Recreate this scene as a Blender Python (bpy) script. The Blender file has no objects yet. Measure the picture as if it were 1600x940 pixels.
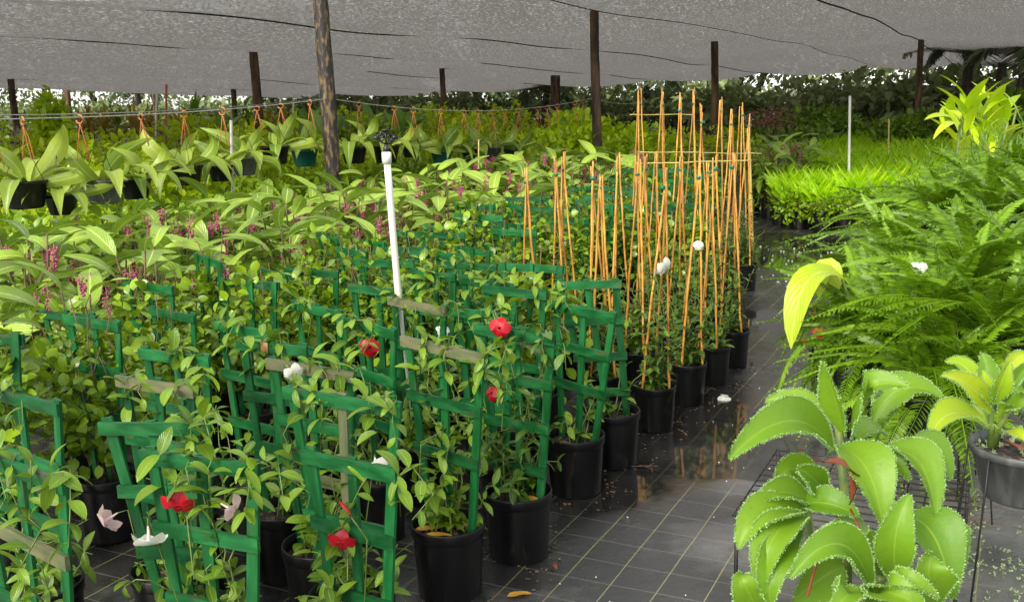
import bpy, math, random
import numpy as np

# ------------------------------------------------------------------ camera, sky, sun, exposure
SC = bpy.context.scene
COL = SC.collection
F, PIT, ROLL, YAW, SQ = 1595.38, .1972, -.0262, -.4605, .1524
H = 10.229 * SQ
cr, sr = math.cos(ROLL), math.sin(ROLL)
r0 = np.array([1, 0, 0.]); u0 = np.array([0, math.sin(PIT), math.cos(PIT)]); FW = np.array([0, math.cos(PIT), -math.sin(PIT)])
RT = cr * r0 + sr * u0; UP = -sr * r0 + cr * u0
CAM = np.array([0, 0, H])
UU = np.array([math.cos(YAW), math.sin(YAW), 0]); VV = np.array([-math.sin(YAW), math.cos(YAW), 0])   # across / along the pot rows
cam = bpy.data.cameras.new('camera'); co = bpy.data.objects.new('camera', cam); COL.objects.link(co)
cam.sensor_width = 36; cam.lens = F / 1600 * 36; cam.clip_end = 2000; cam.clip_start = .05
from mathutils import Matrix, Vector
co.matrix_world = Matrix(((RT[0], UP[0], -FW[0], 0), (RT[1], UP[1], -FW[1], 0), (RT[2], UP[2], -FW[2], H), (0, 0, 0, 1)))
SC.camera = co
SC.view_settings.view_transform = 'Standard'; SC.view_settings.look = 'None'
SC.view_settings.exposure = 1.52; SC.view_settings.gamma = 1
SC.render.engine = 'CYCLES'
SC.cycles.use_denoising = True
SC.cycles.max_bounces = 8; SC.cycles.transparent_max_bounces = 12; SC.cycles.transmission_bounces = 4; SC.cycles.diffuse_bounces = 3; SC.cycles.glossy_bounces = 2
SC.cycles.caustics_reflective = False; SC.cycles.caustics_refractive = False

SUN_EL, SUN_AZ = math.radians(36), math.radians(215)
w = bpy.data.worlds.new('World'); SC.world = w; w.use_nodes = True
nt = w.node_tree; nt.nodes.clear()
sky = nt.nodes.new('ShaderNodeTexSky'); sky.sky_type = 'NISHITA'; sky.sun_disc = False
sky.sun_elevation = SUN_EL; sky.sun_rotation = SUN_AZ; sky.dust_density = .8; sky.air_density = 1.0
hs = nt.nodes.new('ShaderNodeHueSaturation'); hs.inputs['Saturation'].default_value = .12; hs.inputs['Value'].default_value = 1.0
bg = nt.nodes.new('ShaderNodeBackground'); bg.inputs['Strength'].default_value = .115
out = nt.nodes.new('ShaderNodeOutputWorld')
nt.links.new(sky.outputs[0], hs.inputs['Color']); nt.links.new(hs.outputs[0], bg.inputs[0]); nt.links.new(bg.outputs[0], out.inputs[0])
sl = bpy.data.lights.new('sun', 'SUN'); sl.energy = 1.5; sl.angle = math.radians(25); sl.color = (1, .93, .78)
so = bpy.data.objects.new('sun', sl); COL.objects.link(so)
sd = Vector((math.sin(SUN_AZ) * math.cos(SUN_EL), math.cos(SUN_AZ) * math.cos(SUN_EL), math.sin(SUN_EL)))
so.rotation_euler = sd.to_track_quat('Z', 'Y').to_euler()

# ------------------------------------------------------------------ helpers
def ray(px, py): return FW + RT * (px - 800) / F - UP * (py - 470) / F
def atz(px, py, z=0.):
    d = ray(px, py); return CAM + d * (z - H) / d[2]
def aty(px, py, Y):
    d = ray(px, py); return CAM + d * Y / d[1]
def uvp(u, v, z=0.):
    p = UU * u + VV * v; return np.array([p[0], p[1], z])
def nrm(a):
    a = np.asarray(a, float); n = np.linalg.norm(a, axis=-1, keepdims=True); return a / np.maximum(n, 1e-9)

class Geo:
    def __init__(s, V, Fc, UV=None, mi=None):
        s.V = np.asarray(V, float).reshape(-1, 3); s.F = np.asarray(Fc, int).reshape(-1, 4)
        s.UV = np.zeros((len(s.V), 2)) if UV is None else np.asarray(UV, float)
        s.mi = np.zeros(len(s.F), int) if mi is None else mi
def join(gs):
    V, Fc, U, M, o = [], [], [], [], 0
    for g in gs:
        V.append(g.V); Fc.append(g.F + o); U.append(g.UV); M.append(g.mi); o += len(g.V)
    return Geo(np.vstack(V), np.vstack(Fc), np.vstack(U), np.concatenate(M))
def spread(g, mats):
    """copies of one shape joined into one"""
    mats = np.asarray(mats); k = len(mats); n = len(g.V)
    V = np.einsum('kij,nj->kni', mats[:, :3, :3], g.V) + mats[:, None, :3, 3]
    Fc = g.F[None] + (np.arange(k) * n)[:, None, None]
    return Geo(V.reshape(-1, 3), Fc.reshape(-1, 4), np.tile(g.UV, (k, 1)), np.tile(g.mi, k))
def xf(g, m): return Geo(g.V @ np.asarray(m)[:3, :3].T + np.asarray(m)[:3, 3], g.F, g.UV, g.mi)
def mv(g, p): return Geo(g.V + np.asarray(p, float), g.F, g.UV, g.mi)
def setmi(g, i): g.mi = np.full(len(g.F), i, int); return g

def mesh(name, g, mats, smooth=True):
    me = bpy.data.meshes.new(name)
    nv, nf = len(g.V), len(g.F)
    me.vertices.add(nv); me.vertices.foreach_set('co', g.V.astype('f4').ravel())
    me.loops.add(nf * 4); me.loops.foreach_set('vertex_index', g.F.astype('i4').ravel())
    me.polygons.add(nf); me.polygons.foreach_set('loop_start', np.arange(0, nf * 4, 4, dtype='i4'))
    me.polygons.foreach_set('use_smooth', np.full(nf, smooth, bool))
    mats = mats if isinstance(mats, (list, tuple)) else [mats]
    for m in mats: me.materials.append(m)
    if len(mats) > 1: me.polygons.foreach_set('material_index', g.mi.astype('i4'))
    uvl = me.uv_layers.new(name='UVMap'); uvl.data.foreach_set('uv', g.UV[g.F.ravel()].astype('f4').ravel())
    me.update(calc_edges=True)
    me.validate()
    return me

def thing(name, label, cat, loc=(0, 0, 0), rz=0., group=None, me=None):
    o = bpy.data.objects.new(name, me); COL.objects.link(o)
    o.location = [float(c) for c in loc]; o.rotation_euler = (0, 0, rz)
    o['label'] = label; o['category'] = cat
    if group: o['group'] = group
    return o
def part(name, me, parent, m=None, kind=None, label=None):
    o = bpy.data.objects.new(name, me); COL.objects.link(o); o.parent = parent
    if m is not None: o.matrix_local = Matrix(np.asarray(m).tolist())
    if kind: o['kind'] = kind
    if label: o['label'] = label
    return o
def setting(name, me, kind='structure'):
    o = bpy.data.objects.new(name, me); COL.objects.link(o); o['kind'] = kind
    return o
def copy_tree(o, loc, rz, label, group=None, scale=1.):
    c = o.copy(); COL.objects.link(c); c.location = [float(t) for t in loc]; c.rotation_euler = (0, 0, rz); c.scale = (scale,) * 3
    c['label'] = label
    if group: c['group'] = group
    for ch in KIDS.get(o.name, ()):
        d = ch.copy(); COL.objects.link(d); d.parent = c
        for gc in KIDS.get(ch.name, ()):
            e = gc.copy(); COL.objects.link(e); e.parent = d
    return c
KIDS = {}
def remember(o):
    KIDS[o.name] = list(o.children)
    for ch in KIDS[o.name]: KIDS[ch.name] = list(ch.children)

# shapes
def box(sx, sy, sz, c=(0, 0, 0), bev=0.):
    x, y, z = sx / 2, sy / 2, sz / 2
    b = min(bev, x * .4, y * .4)
    if b <= 0:
        V = [(-x, -y, -z), (x, -y, -z), (x, y, -z), (-x, y, -z), (-x, -y, z), (x, -y, z), (x, y, z), (-x, y, z)]
        Fc = [(0, 3, 2, 1), (4, 5, 6, 7), (0, 1, 5, 4), (1, 2, 6, 5), (2, 3, 7, 6), (3, 0, 4, 7)]
        return Geo(np.array(V) + c, Fc)
    ring = [(-x + b, -y), (x - b, -y), (x, -y + b), (x, y - b), (x - b, y), (-x + b, y), (-x, y - b), (-x, -y + b)]
    V = []
    for zz, k in ((-z, .85), (-z + b, 1), (z - b, 1), (z, .85)):
        V += [(p[0] * (k if abs(zz) == z else 1), p[1] * (k if abs(zz) == z else 1), zz) for p in ring]
    Fc = [(l * 8 + i, l * 8 + (i + 1) % 8, l * 8 + 8 + (i + 1) % 8, l * 8 + 8 + i) for l in range(3) for i in range(8)]
    Fc += [(0, 7, 6, 1), (1, 6, 5, 2), (2, 5, 4, 3)]
    Fc += [(24, 25, 30, 31), (25, 26, 29, 30), (26, 27, 28, 29)]
    return Geo(np.array(V) + c, Fc)
def tube(pts, rad, n=6, closed=False):
    P = np.asarray(pts, float); k = len(P)
    rad = np.full(k, rad) if np.isscalar(rad) else np.asarray(rad, float)
    T = nrm(np.gradient(P, axis=0))
    ref = np.array([0, 0, 1.]) if abs(T[0, 2]) < .9 else np.array([1., 0, 0])
    X = nrm(np.cross(T, ref)); Y = np.cross(T, X)
    a = np.arange(n) * 2 * math.pi / n
    V = P[:, None] + rad[:, None, None] * (np.cos(a)[None, :, None] * X[:, None] + np.sin(a)[None, :, None] * Y[:, None])
    Fc = [(i * n + j, i * n + (j + 1) % n, (i + 1) * n + (j + 1) % n, (i + 1) * n + j) for i in range(k - 1) for j in range(n)]
    V = V.reshape(-1, 3); U = np.stack([np.tile(a / 6.283, k), np.repeat(np.linspace(0, 1, k), n)], 1)
    if n >= 4:
        for base, rev in ((0, 1), ((k - 1) * n, 0)):
            for j in range(1, n - 2, 2):
                q = (base, base + j, base + j + 1, base + min(j + 2, n - 1))
                if len(set(q)) == 4: Fc.append(q[::-1] if rev else q)
    return Geo(V, Fc, U)
def lathe(prof, n=28):
    prof = np.asarray(prof, float); a = np.arange(n) * 2 * math.pi / n; k = len(prof)
    V = np.stack([prof[:, 0:1] * np.cos(a), prof[:, 0:1] * np.sin(a), np.repeat(prof[:, 1:2], n, 1)], -1).reshape(-1, 3)
    Fc = [(i * n + j, i * n + (j + 1) % n, (i + 1) * n + (j + 1) % n, (i + 1) * n + j) for i in range(k - 1) for j in range(n)]
    U = np.stack([np.tile(a / 6.283, k), np.repeat(np.linspace(0, 1, k), n)], 1)
    return Geo(V, Fc, U)
lance = lambda t: (np.maximum(t, 1e-4) ** .75) * (np.maximum(1 - t, 0) ** .8) / .347 * .97
ovate = lambda t: (np.maximum(t, 1e-4) ** .5) * (np.maximum(1 - t, 0) ** .62) / .455
oblong = lambda t: np.minimum(1, (np.maximum(t, 0) * 5) ** .6) * np.minimum(1, (np.maximum(1 - t, 0) * 3.2) ** .6)
kalp = lambda t: np.minimum(1, (np.maximum(t, 1e-4) * 2.6) ** .75) * np.minimum(1, (np.maximum(1 - t, 0) * 2.0) ** .72)
strap = lambda t: (.55 + .9 * t - .35 * t * t) * np.minimum(1, (np.maximum(1 - t, 0) * 2.6) ** .75)
grass = lambda t: (1 - t * .93)
def blade(B, C, T, wd, N=(0, 0, 1), nseg=6, nc=2, fold=.25, prof=lance, wave=0., ph=0.):
    B, C, T = (np.asarray(q, float) for q in (B, C, T))
    t = np.linspace(0, 1, nseg + 1)[:, None]
    P = (1 - t) ** 2 * B + 2 * t * (1 - t) * C + t * t * T
    tan = nrm(2 * (1 - t) * (C - B) + 2 * t * (T - C))
    S = nrm(np.cross(tan, np.asarray(N, float))); Nn = np.cross(S, tan)
    hw = np.maximum(prof(t[:, 0]) * wd / 2, wd * .02)
    s = np.linspace(-1, 1, nc + 1)
    V = P[:, None] + S[:, None] * (s[None, :, None] * hw[:, None, None]) + Nn[:, None] * (np.abs(s)[None, :, None] * hw[:, None, None] * fold)
    if wave: V += Nn[:, None] * (np.abs(s)[None, :, None] * np.sin(t[:, :, None] * 9 + ph + s[None, :, None] * 1.3) * wd * wave)
    k = nc + 1
    Fc = [(i * k + j, i * k + j + 1, (i + 1) * k + j + 1, (i + 1) * k + j) for i in range(nseg) for j in range(nc)]
    U = np.stack([np.tile(s * .5 + .5, nseg + 1), np.repeat(t[:, 0], k)], 1)
    return Geo(V.reshape(-1, 3), Fc, U)
def frame(pos, d, up=(0, 0, 1), s=1.):
    """matrix: local +Y along d, local +Z near up"""
    d = nrm(d); x = np.cross(d, up); n = np.linalg.norm(x)
    x = np.array([1., 0, 0]) if n < 1e-5 else x / n
    z = np.cross(x, d); m = np.eye(4); m[:3, 0] = x * s; m[:3, 1] = d * s; m[:3, 2] = z * s; m[:3, 3] = pos
    return m
def frames(pos, d, up, s):
    d = nrm(d); x = nrm(np.cross(d, up)); z = np.cross(x, d); k = len(pos); s = np.broadcast_to(s, (k,))[:, None]
    m = np.tile(np.eye(4), (k, 1, 1)); m[:, :3, 0] = x * s; m[:, :3, 1] = d * s; m[:, :3, 2] = z * s; m[:, :3, 3] = pos
    return m
def rotz(a, p=(0, 0, 0), s=1.):
    m = np.eye(4); m[0, 0] = m[1, 1] = math.cos(a) * s; m[0, 1] = -math.sin(a) * s; m[1, 0] = math.sin(a) * s; m[2, 2] = s; m[:3, 3] = p; return m

# ------------------------------------------------------------------ materials
def nodes(name):
    m = bpy.data.materials.new(name); m.use_nodes = True; t = m.node_tree; t.nodes.clear()
    o = t.nodes.new('ShaderNodeOutputMaterial')
    def N(kind, **kw):
        n = t.nodes.new('ShaderNode' + kind)
        for k, v in kw.items():
            if k in n.inputs: n.inputs[k].default_value = v
            else: setattr(n, k, v)
        return n
    def L(a, b): t.links.new(a, b)
    return m, N, L, o
def rgba(c): return (c[0], c[1], c[2], 1)
def mixc(N, L, fac, a, b, blend='MIX'):
    n = N('Mix', data_type='RGBA', blend_type=blend)
    for s, i in ((fac, 0), (a, 6), (b, 7)):
        if hasattr(s, 'links') or hasattr(s, 'is_linked'): L(s, n.inputs[i])
        else: n.inputs[i].default_value = rgba(s) if isinstance(s, (tuple, list)) else s
    return n.outputs[2]
def math_(N, L, op, a, b=0., clamp=False):
    n = N('Math', operation=op, use_clamp=clamp)
    for s, i in ((a, 0), (b, 1)):
        if hasattr(s, 'is_linked'): L(s, n.inputs[i])
        else: n.inputs[i].default_value = s
    return n.outputs[0]
def ramp(N, L, fac, stops):
    n = N('ValToRGB'); L(fac, n.inputs[0]); e = n.color_ramp.elements
    while len(e) < len(stops): e.new(.5)
    for el, (p, c) in zip(e, stops): el.position = p; el.color = rgba(c) if len(c) == 3 else c
    return n.outputs[0]
def leafmat(name, c1, c2, rib=None, trans=.35, rough=.38, veins=0., ribw=.05, spot=None, edge=None):
    m, N, L, o = nodes(name)
    oi = N('ObjectInfo'); ge = N('NewGeometry')
    r = math_(N, L, 'FRACT', math_(N, L, 'ADD', oi.outputs['Random'], ge.outputs['Random Per Island']))
    noi = N('TexNoise', Scale=9.); tc = N('TexCoord'); L(ge.outputs['Position'], noi.inputs['Vector'])
    f = math_(N, L, 'ADD', math_(N, L, 'MULTIPLY', r, .65), math_(N, L, 'MULTIPLY', noi.outputs[0], .45), True)
    c = mixc(N, L, f, c1, c2)
    sp = N('SeparateXYZ'); L(tc.outputs['UV'], sp.inputs[0])
    au = math_(N, L, 'ABSOLUTE', math_(N, L, 'SUBTRACT', sp.outputs[0], .5))
    hgt = None
    if veins:
        a = math_(N, L, 'ADD', math_(N, L, 'MULTIPLY', sp.outputs[1], 55.), math_(N, L, 'MULTIPLY', au, -38.))
        sn = math_(N, L, 'SINE', a); hgt = sn
        fv = math_(N, L, 'MULTIPLY', math_(N, L, 'GREATER_THAN', sn, .72), veins)
        c = mixc(N, L, fv, c, rib or c2)
    if rib:
        mr = N('MapRange'); L(au, mr.inputs[0]); mr.inputs[1].default_value = ribw * .4; mr.inputs[2].default_value = ribw; mr.inputs[3].default_value = .85; mr.inputs[4].default_value = 0
        c = mixc(N, L, mr.outputs[0], c, rib)
    if edge:
        mr = N('MapRange'); L(au, mr.inputs[0]); mr.inputs[1].default_value = .36; mr.inputs[2].default_value = .5; mr.inputs[3].default_value = 0; mr.inputs[4].default_value = .8
        c = mixc(N, L, mr.outputs[0], c, edge)
    if spot:
        n2 = N('TexNoise', Scale=38., Detail=3.); L(ge.outputs['Position'], n2.inputs['Vector'])
        mr = N('MapRange'); L(n2.outputs[0], mr.inputs[0]); mr.inputs[1].default_value = .66; mr.inputs[2].default_value = .72; mr.inputs[4].default_value = .7
        c = mixc(N, L, mr.outputs[0], c, spot)
    p = N('BsdfPrincipled', Roughness=rough); L(c, p.inputs['Base Color']); p.inputs['Specular IOR Level'].default_value = .5
    n3 = N('TexNoise', Scale=60., Detail=2.); L(ge.outputs['Position'], n3.inputs['Vector'])
    bp = N('Bump', Strength=.35, Distance=.004)
    L(math_(N, L, 'ADD', n3.outputs[0], math_(N, L, 'MULTIPLY', hgt, .3)) if hgt is not None else n3.outputs[0], bp.inputs['Height']); L(bp.outputs[0], p.inputs['Normal'])
    tr = N('BsdfTranslucent'); L(mixc(N, L, .35, c, (c2[0] * 1.1, c2[1] * 1.15, c2[2] * .6)), tr.inputs[0])
    mx = N('MixShader', Fac=trans); L(p.outputs[0], mx.inputs[1]); L(tr.outputs[0], mx.inputs[2]); L(mx.outputs[0], o.inputs[0])
    return m
def surf(name, c1, c2=None, rough=.6, scale=6., stretch=(1, 1, 1), bump=0., spec=.5, detail=4., lo=.4, hi=.65, rnd=0., metal=0., coords='obj', rvar=0., chip=None):
    m, N, L, o = nodes(name)
    tc = N('TexCoord'); mp = N('Mapping'); mp.inputs['Scale'].default_value = stretch
    L(tc.outputs['Object'] if coords == 'obj' else N('NewGeometry').outputs['Position'], mp.inputs[0])
    n = N('TexNoise', Scale=scale, Detail=detail); L(mp.outputs[0], n.inputs['Vector'])
    oi = N('ObjectInfo')
    va = N('VectorMath', operation='ADD'); L(mp.outputs[0], va.inputs[0])
    cm = N('CombineXYZ'); L(math_(N, L, 'MULTIPLY', oi.outputs['Random'], 50.), cm.inputs[0]); L(cm.outputs[0], va.inputs[1]); L(va.outputs[0], n.inputs['Vector'])
    mr = N('MapRange'); L(n.outputs[0], mr.inputs[0]); mr.inputs[1].default_value = lo; mr.inputs[2].default_value = hi
    c = mixc(N, L, mr.outputs[0], c1, c2 or c1)
    if chip:
        n9 = N('TexNoise', Scale=30., Detail=5.); L(va.outputs[0], n9.inputs['Vector']); m9 = N('MapRange'); L(n9.outputs[0], m9.inputs[0]); m9.inputs[1].default_value = .60; m9.inputs[2].default_value = .68; m9.inputs[4].default_value = .75
        c = mixc(N, L, m9.outputs[0], c, chip)
    if rnd:
        k = math_(N, L, 'ADD', math_(N, L, 'MULTIPLY', oi.outputs['Random'], rnd), 1 - rnd / 2)
        hv = N('HueSaturation'); L(k, hv.inputs['Value']); L(c, hv.inputs['Color']); c = hv.outputs[0]
    p = N('BsdfPrincipled', Roughness=rough, Metallic=metal); L(c, p.inputs['Base Color']); p.inputs['Specular IOR Level'].default_value = spec
    if rvar: L(math_(N, L, 'ADD', math_(N, L, 'MULTIPLY', mr.outputs[0], rvar), rough - rvar / 2), p.inputs['Roughness'])
    if bump:
        b = N('Bump', Strength=bump, Distance=.01); L(n.outputs[0], b.inputs['Height']); L(b.outputs[0], p.inputs['Normal'])
    L(p.outputs[0], o.inputs[0])
    return m

M = {}
PA = dict(rough=.5, scale=34, bump=.3, spec=.3, rnd=.5, rvar=.2, chip=(.06, .08, .03))
PO = dict(rough=.65, scale=30, bump=.4, spec=.3, lo=.35, hi=.6, rnd=.4)
for k_, st_ in (('_stake', (1, 1, .12)), ('_rail', (.10, 1, 1))):
    M['green_paint' + k_] = surf('green_paint' + k_, (.004, .066, .014), (.010, .125, .030), stretch=st_, **PA)
    M['olive_paint' + k_] = surf('weathered_green_paint' + k_, (.04, .075, .028), (.125, .12, .06), stretch=st_, **PO)
M['bare_wood'] = surf('bare_wood', (.30, .14, .045), (.42, .22, .08), .6, 14, (1, 1, .2), .2)
M['pot'] = surf('black_pot_plastic', (.004, .004, .0045), (.010, .010, .010), .36, 7, (1, 1, .3), .08, .3, lo=.3, hi=.75, rvar=.2, chip=(.035, .027, .02))
M['greypot'] = surf('grey_pot_plastic', (.06, .065, .062), (.11, .115, .11), .5, 12, (3, 3, .25), .12)
M['greenpot'] = surf('green_pot_plastic', (.004, .07, .05), (.008, .09, .07), .45, 9)
M['soil'] = surf('potting_soil', (.012, .008, .006), (.075, .05, .035), .8, 60, bump=.9, lo=.42, hi=.68)
M['chip'] = surf('bark_chips', (.05, .026, .014), (.24, .16, .10), .7, 5, bump=.2, lo=.3, hi=.7, coords='geo')
M['cane'] = surf('bamboo_cane', (.36, .14, .020), (.60, .31, .06), .42, 9, (1, 1, .6), .15, lo=.35, hi=.62, rnd=.6, chip=(.20, .10, .03))
M['canepale'] = surf('pale_bamboo_cane', (.55, .40, .10), (.70, .55, .20), .45, 7, (1, 1, .35), .1)
M['tie'] = surf('green_plant_tie', (.0, .10, .05), (.01, .17, .09), .35, 8)
M['post'] = surf('weathered_post', (.022, .014, .009), (.20, .115, .05), .75, 5, (2.2, 2.2, .5), .6, lo=.38, hi=.72, detail=8)
M['postdark'] = surf('wet_dark_post', (.016, .012, .010), (.17, .11, .045), .6, 18, (2.0, 2.0, .6), .7, lo=.5, hi=.66, detail=8)
M['pvc'] = surf('white_pvc', (.78, .78, .72), (.70, .70, .58), .35, 4, (1, 1, .5))
M['blackplastic'] = surf('black_plastic', (.01, .01, .01), (.018, .018, .018), .4)
M['hook'] = surf('orange_hook_plastic', (.45, .12, .03), (.55, .20, .06), .5, 8)
M['wire'] = surf('galvanised_wire', (.30, .30, .27), (.42, .42, .40), .4, 20)
M['darkwire'] = surf('dark_steel_wire', (.008, .008, .008), (.025, .02, .018), .45, 20)
M['cable'] = surf('dark_rope', (.012, .011, .010), (.03, .028, .026), .8, 60)
M['stem'] = surf('green_stem', (.10, .16, .03), (.18, .24, .05), .5, 20)
M['brownstem'] = surf('woody_stem', (.08, .045, .02), (.16, .10, .05), .7, 20)
M['vine'] = leafmat('vine_leaf', (.022, .088, .004), (.23, .39, .018), (.30, .40, .07), .24, .30, .22)
M['vinedark'] = leafmat('dark_glossy_leaf', (.012, .050, .005), (.10, .20, .014), (.17, .27, .04), .18, .28, .2)
M['dense'] = leafmat('trellis_vine_leaf', (.012, .062, .003), (.29, .45, .016), (.28, .38, .03), .24, .30)
M['medi'] = leafmat('medinilla_leaf', (.026, .115, .006), (.35, .52, .055), (.58, .64, .18), .18, .27, .30, .06)
M['strap'] = leafmat('strap_leaf', (.08, .19, .018), (.38, .47, .06), (.42, .50, .12), .28, .38, 0, .08)
M['lime'] = leafmat('lime_leaf', (.24, .56, .005), (.58, .82, .014), None, .45, .3)
M['yellowbush'] = leafmat('yellow_green_leaf', (.26, .46, .005), (.68, .80, .02), None, .42, .45)
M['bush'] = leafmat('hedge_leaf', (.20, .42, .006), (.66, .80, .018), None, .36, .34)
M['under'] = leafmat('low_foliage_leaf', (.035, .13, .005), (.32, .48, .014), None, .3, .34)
M['fern'] = leafmat('fern_leaf', (.030, .105, .003), (.20, .35, .010), None, .34, .42)
M['fernlight'] = leafmat('young_fern_leaf', (.15, .32, .010), (.30, .50, .02), None, .42, .4)
M['grassy'] = leafmat('feathery_leaf', (.05, .15, .006), (.20, .38, .02), None, .38, .45)
M['kal'] = leafmat('kalanchoe_leaf', (.09, .225, .008), (.20, .355, .016), (.24, .39, .03), .26, .50, 0, .03, spot=(.17, .24, .03))
M['kalyellow'] = leafmat('yellow_kalanchoe_leaf', (.26, .44, .014), (.48, .60, .03), (.50, .62, .12), .30, .5, 0, .035)
M['bulbil'] = leafmat('leaf_plantlets', (.16, .33, .06), (.34, .50, .17), None, .2, .5)
M['broad'] = leafmat('lime_broad_leaf', (.36, .52, .010), (.58, .68, .025), (.60, .68, .10), .3, .42, .35, spot=(.30, .22, .03))
M['tree'] = leafmat('tree_leaf', (.09, .14, .05), (.32, .38, .16), None, .35, .5)
M['palm'] = leafmat('palm_leaf', (.09, .13, .06), (.25, .31, .16), None, .35, .5)
M['banana'] = leafmat('banana_leaf', (.07, .19, .02), (.24, .44, .06), (.35, .5, .12), .35, .35, .3)
M['cordy'] = leafmat('orange_spiky_leaf', (.26, .20, .02), (.52, .34, .06), None, .3, .4)
M['bark'] = surf('tree_bark', (.03, .024, .018), (.10, .08, .06), .85, 6, (2, 2, .4), .7)
M['red'] = leafmat('red_petal', (.36, .003, .012), (.62, .008, .022), (.30, .0, .01), .2, .45)
M['white'] = leafmat('white_petal', (.80, .80, .74), (.86, .86, .82), (.80, .80, .55), .3, .4)
M['pink'] = leafmat('pink_petal', (.78, .50, .52), (.86, .70, .70), (.80, .45, .45), .3, .4)
M['panicle'] = leafmat('medinilla_bud', (.28, .04, .09), (.62, .14, .27), None, .25, .4)
M['redshrub'] = leafmat('reddish_shrub_leaf', (.16, .07, .05), (.34, .17, .12), None, .25, .4)
M['dead'] = leafmat('dead_leaf', (.16, .03, .012), (.34, .09, .03), None, .15, .5)
M['fallen'] = leafmat('fallen_leaf', (.55, .24, .03), (.68, .40, .06), (.45, .18, .03), .1, .3, spot=(.25, .08, .02))
M['perlite'] = surf('perlite', (.55, .55, .50), (.7, .7, .66), .7, 30)
M['duckweed'] = leafmat('fallen_plantlets', (.24, .36, .14), (.50, .60, .34), None, .2, .5)

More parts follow.
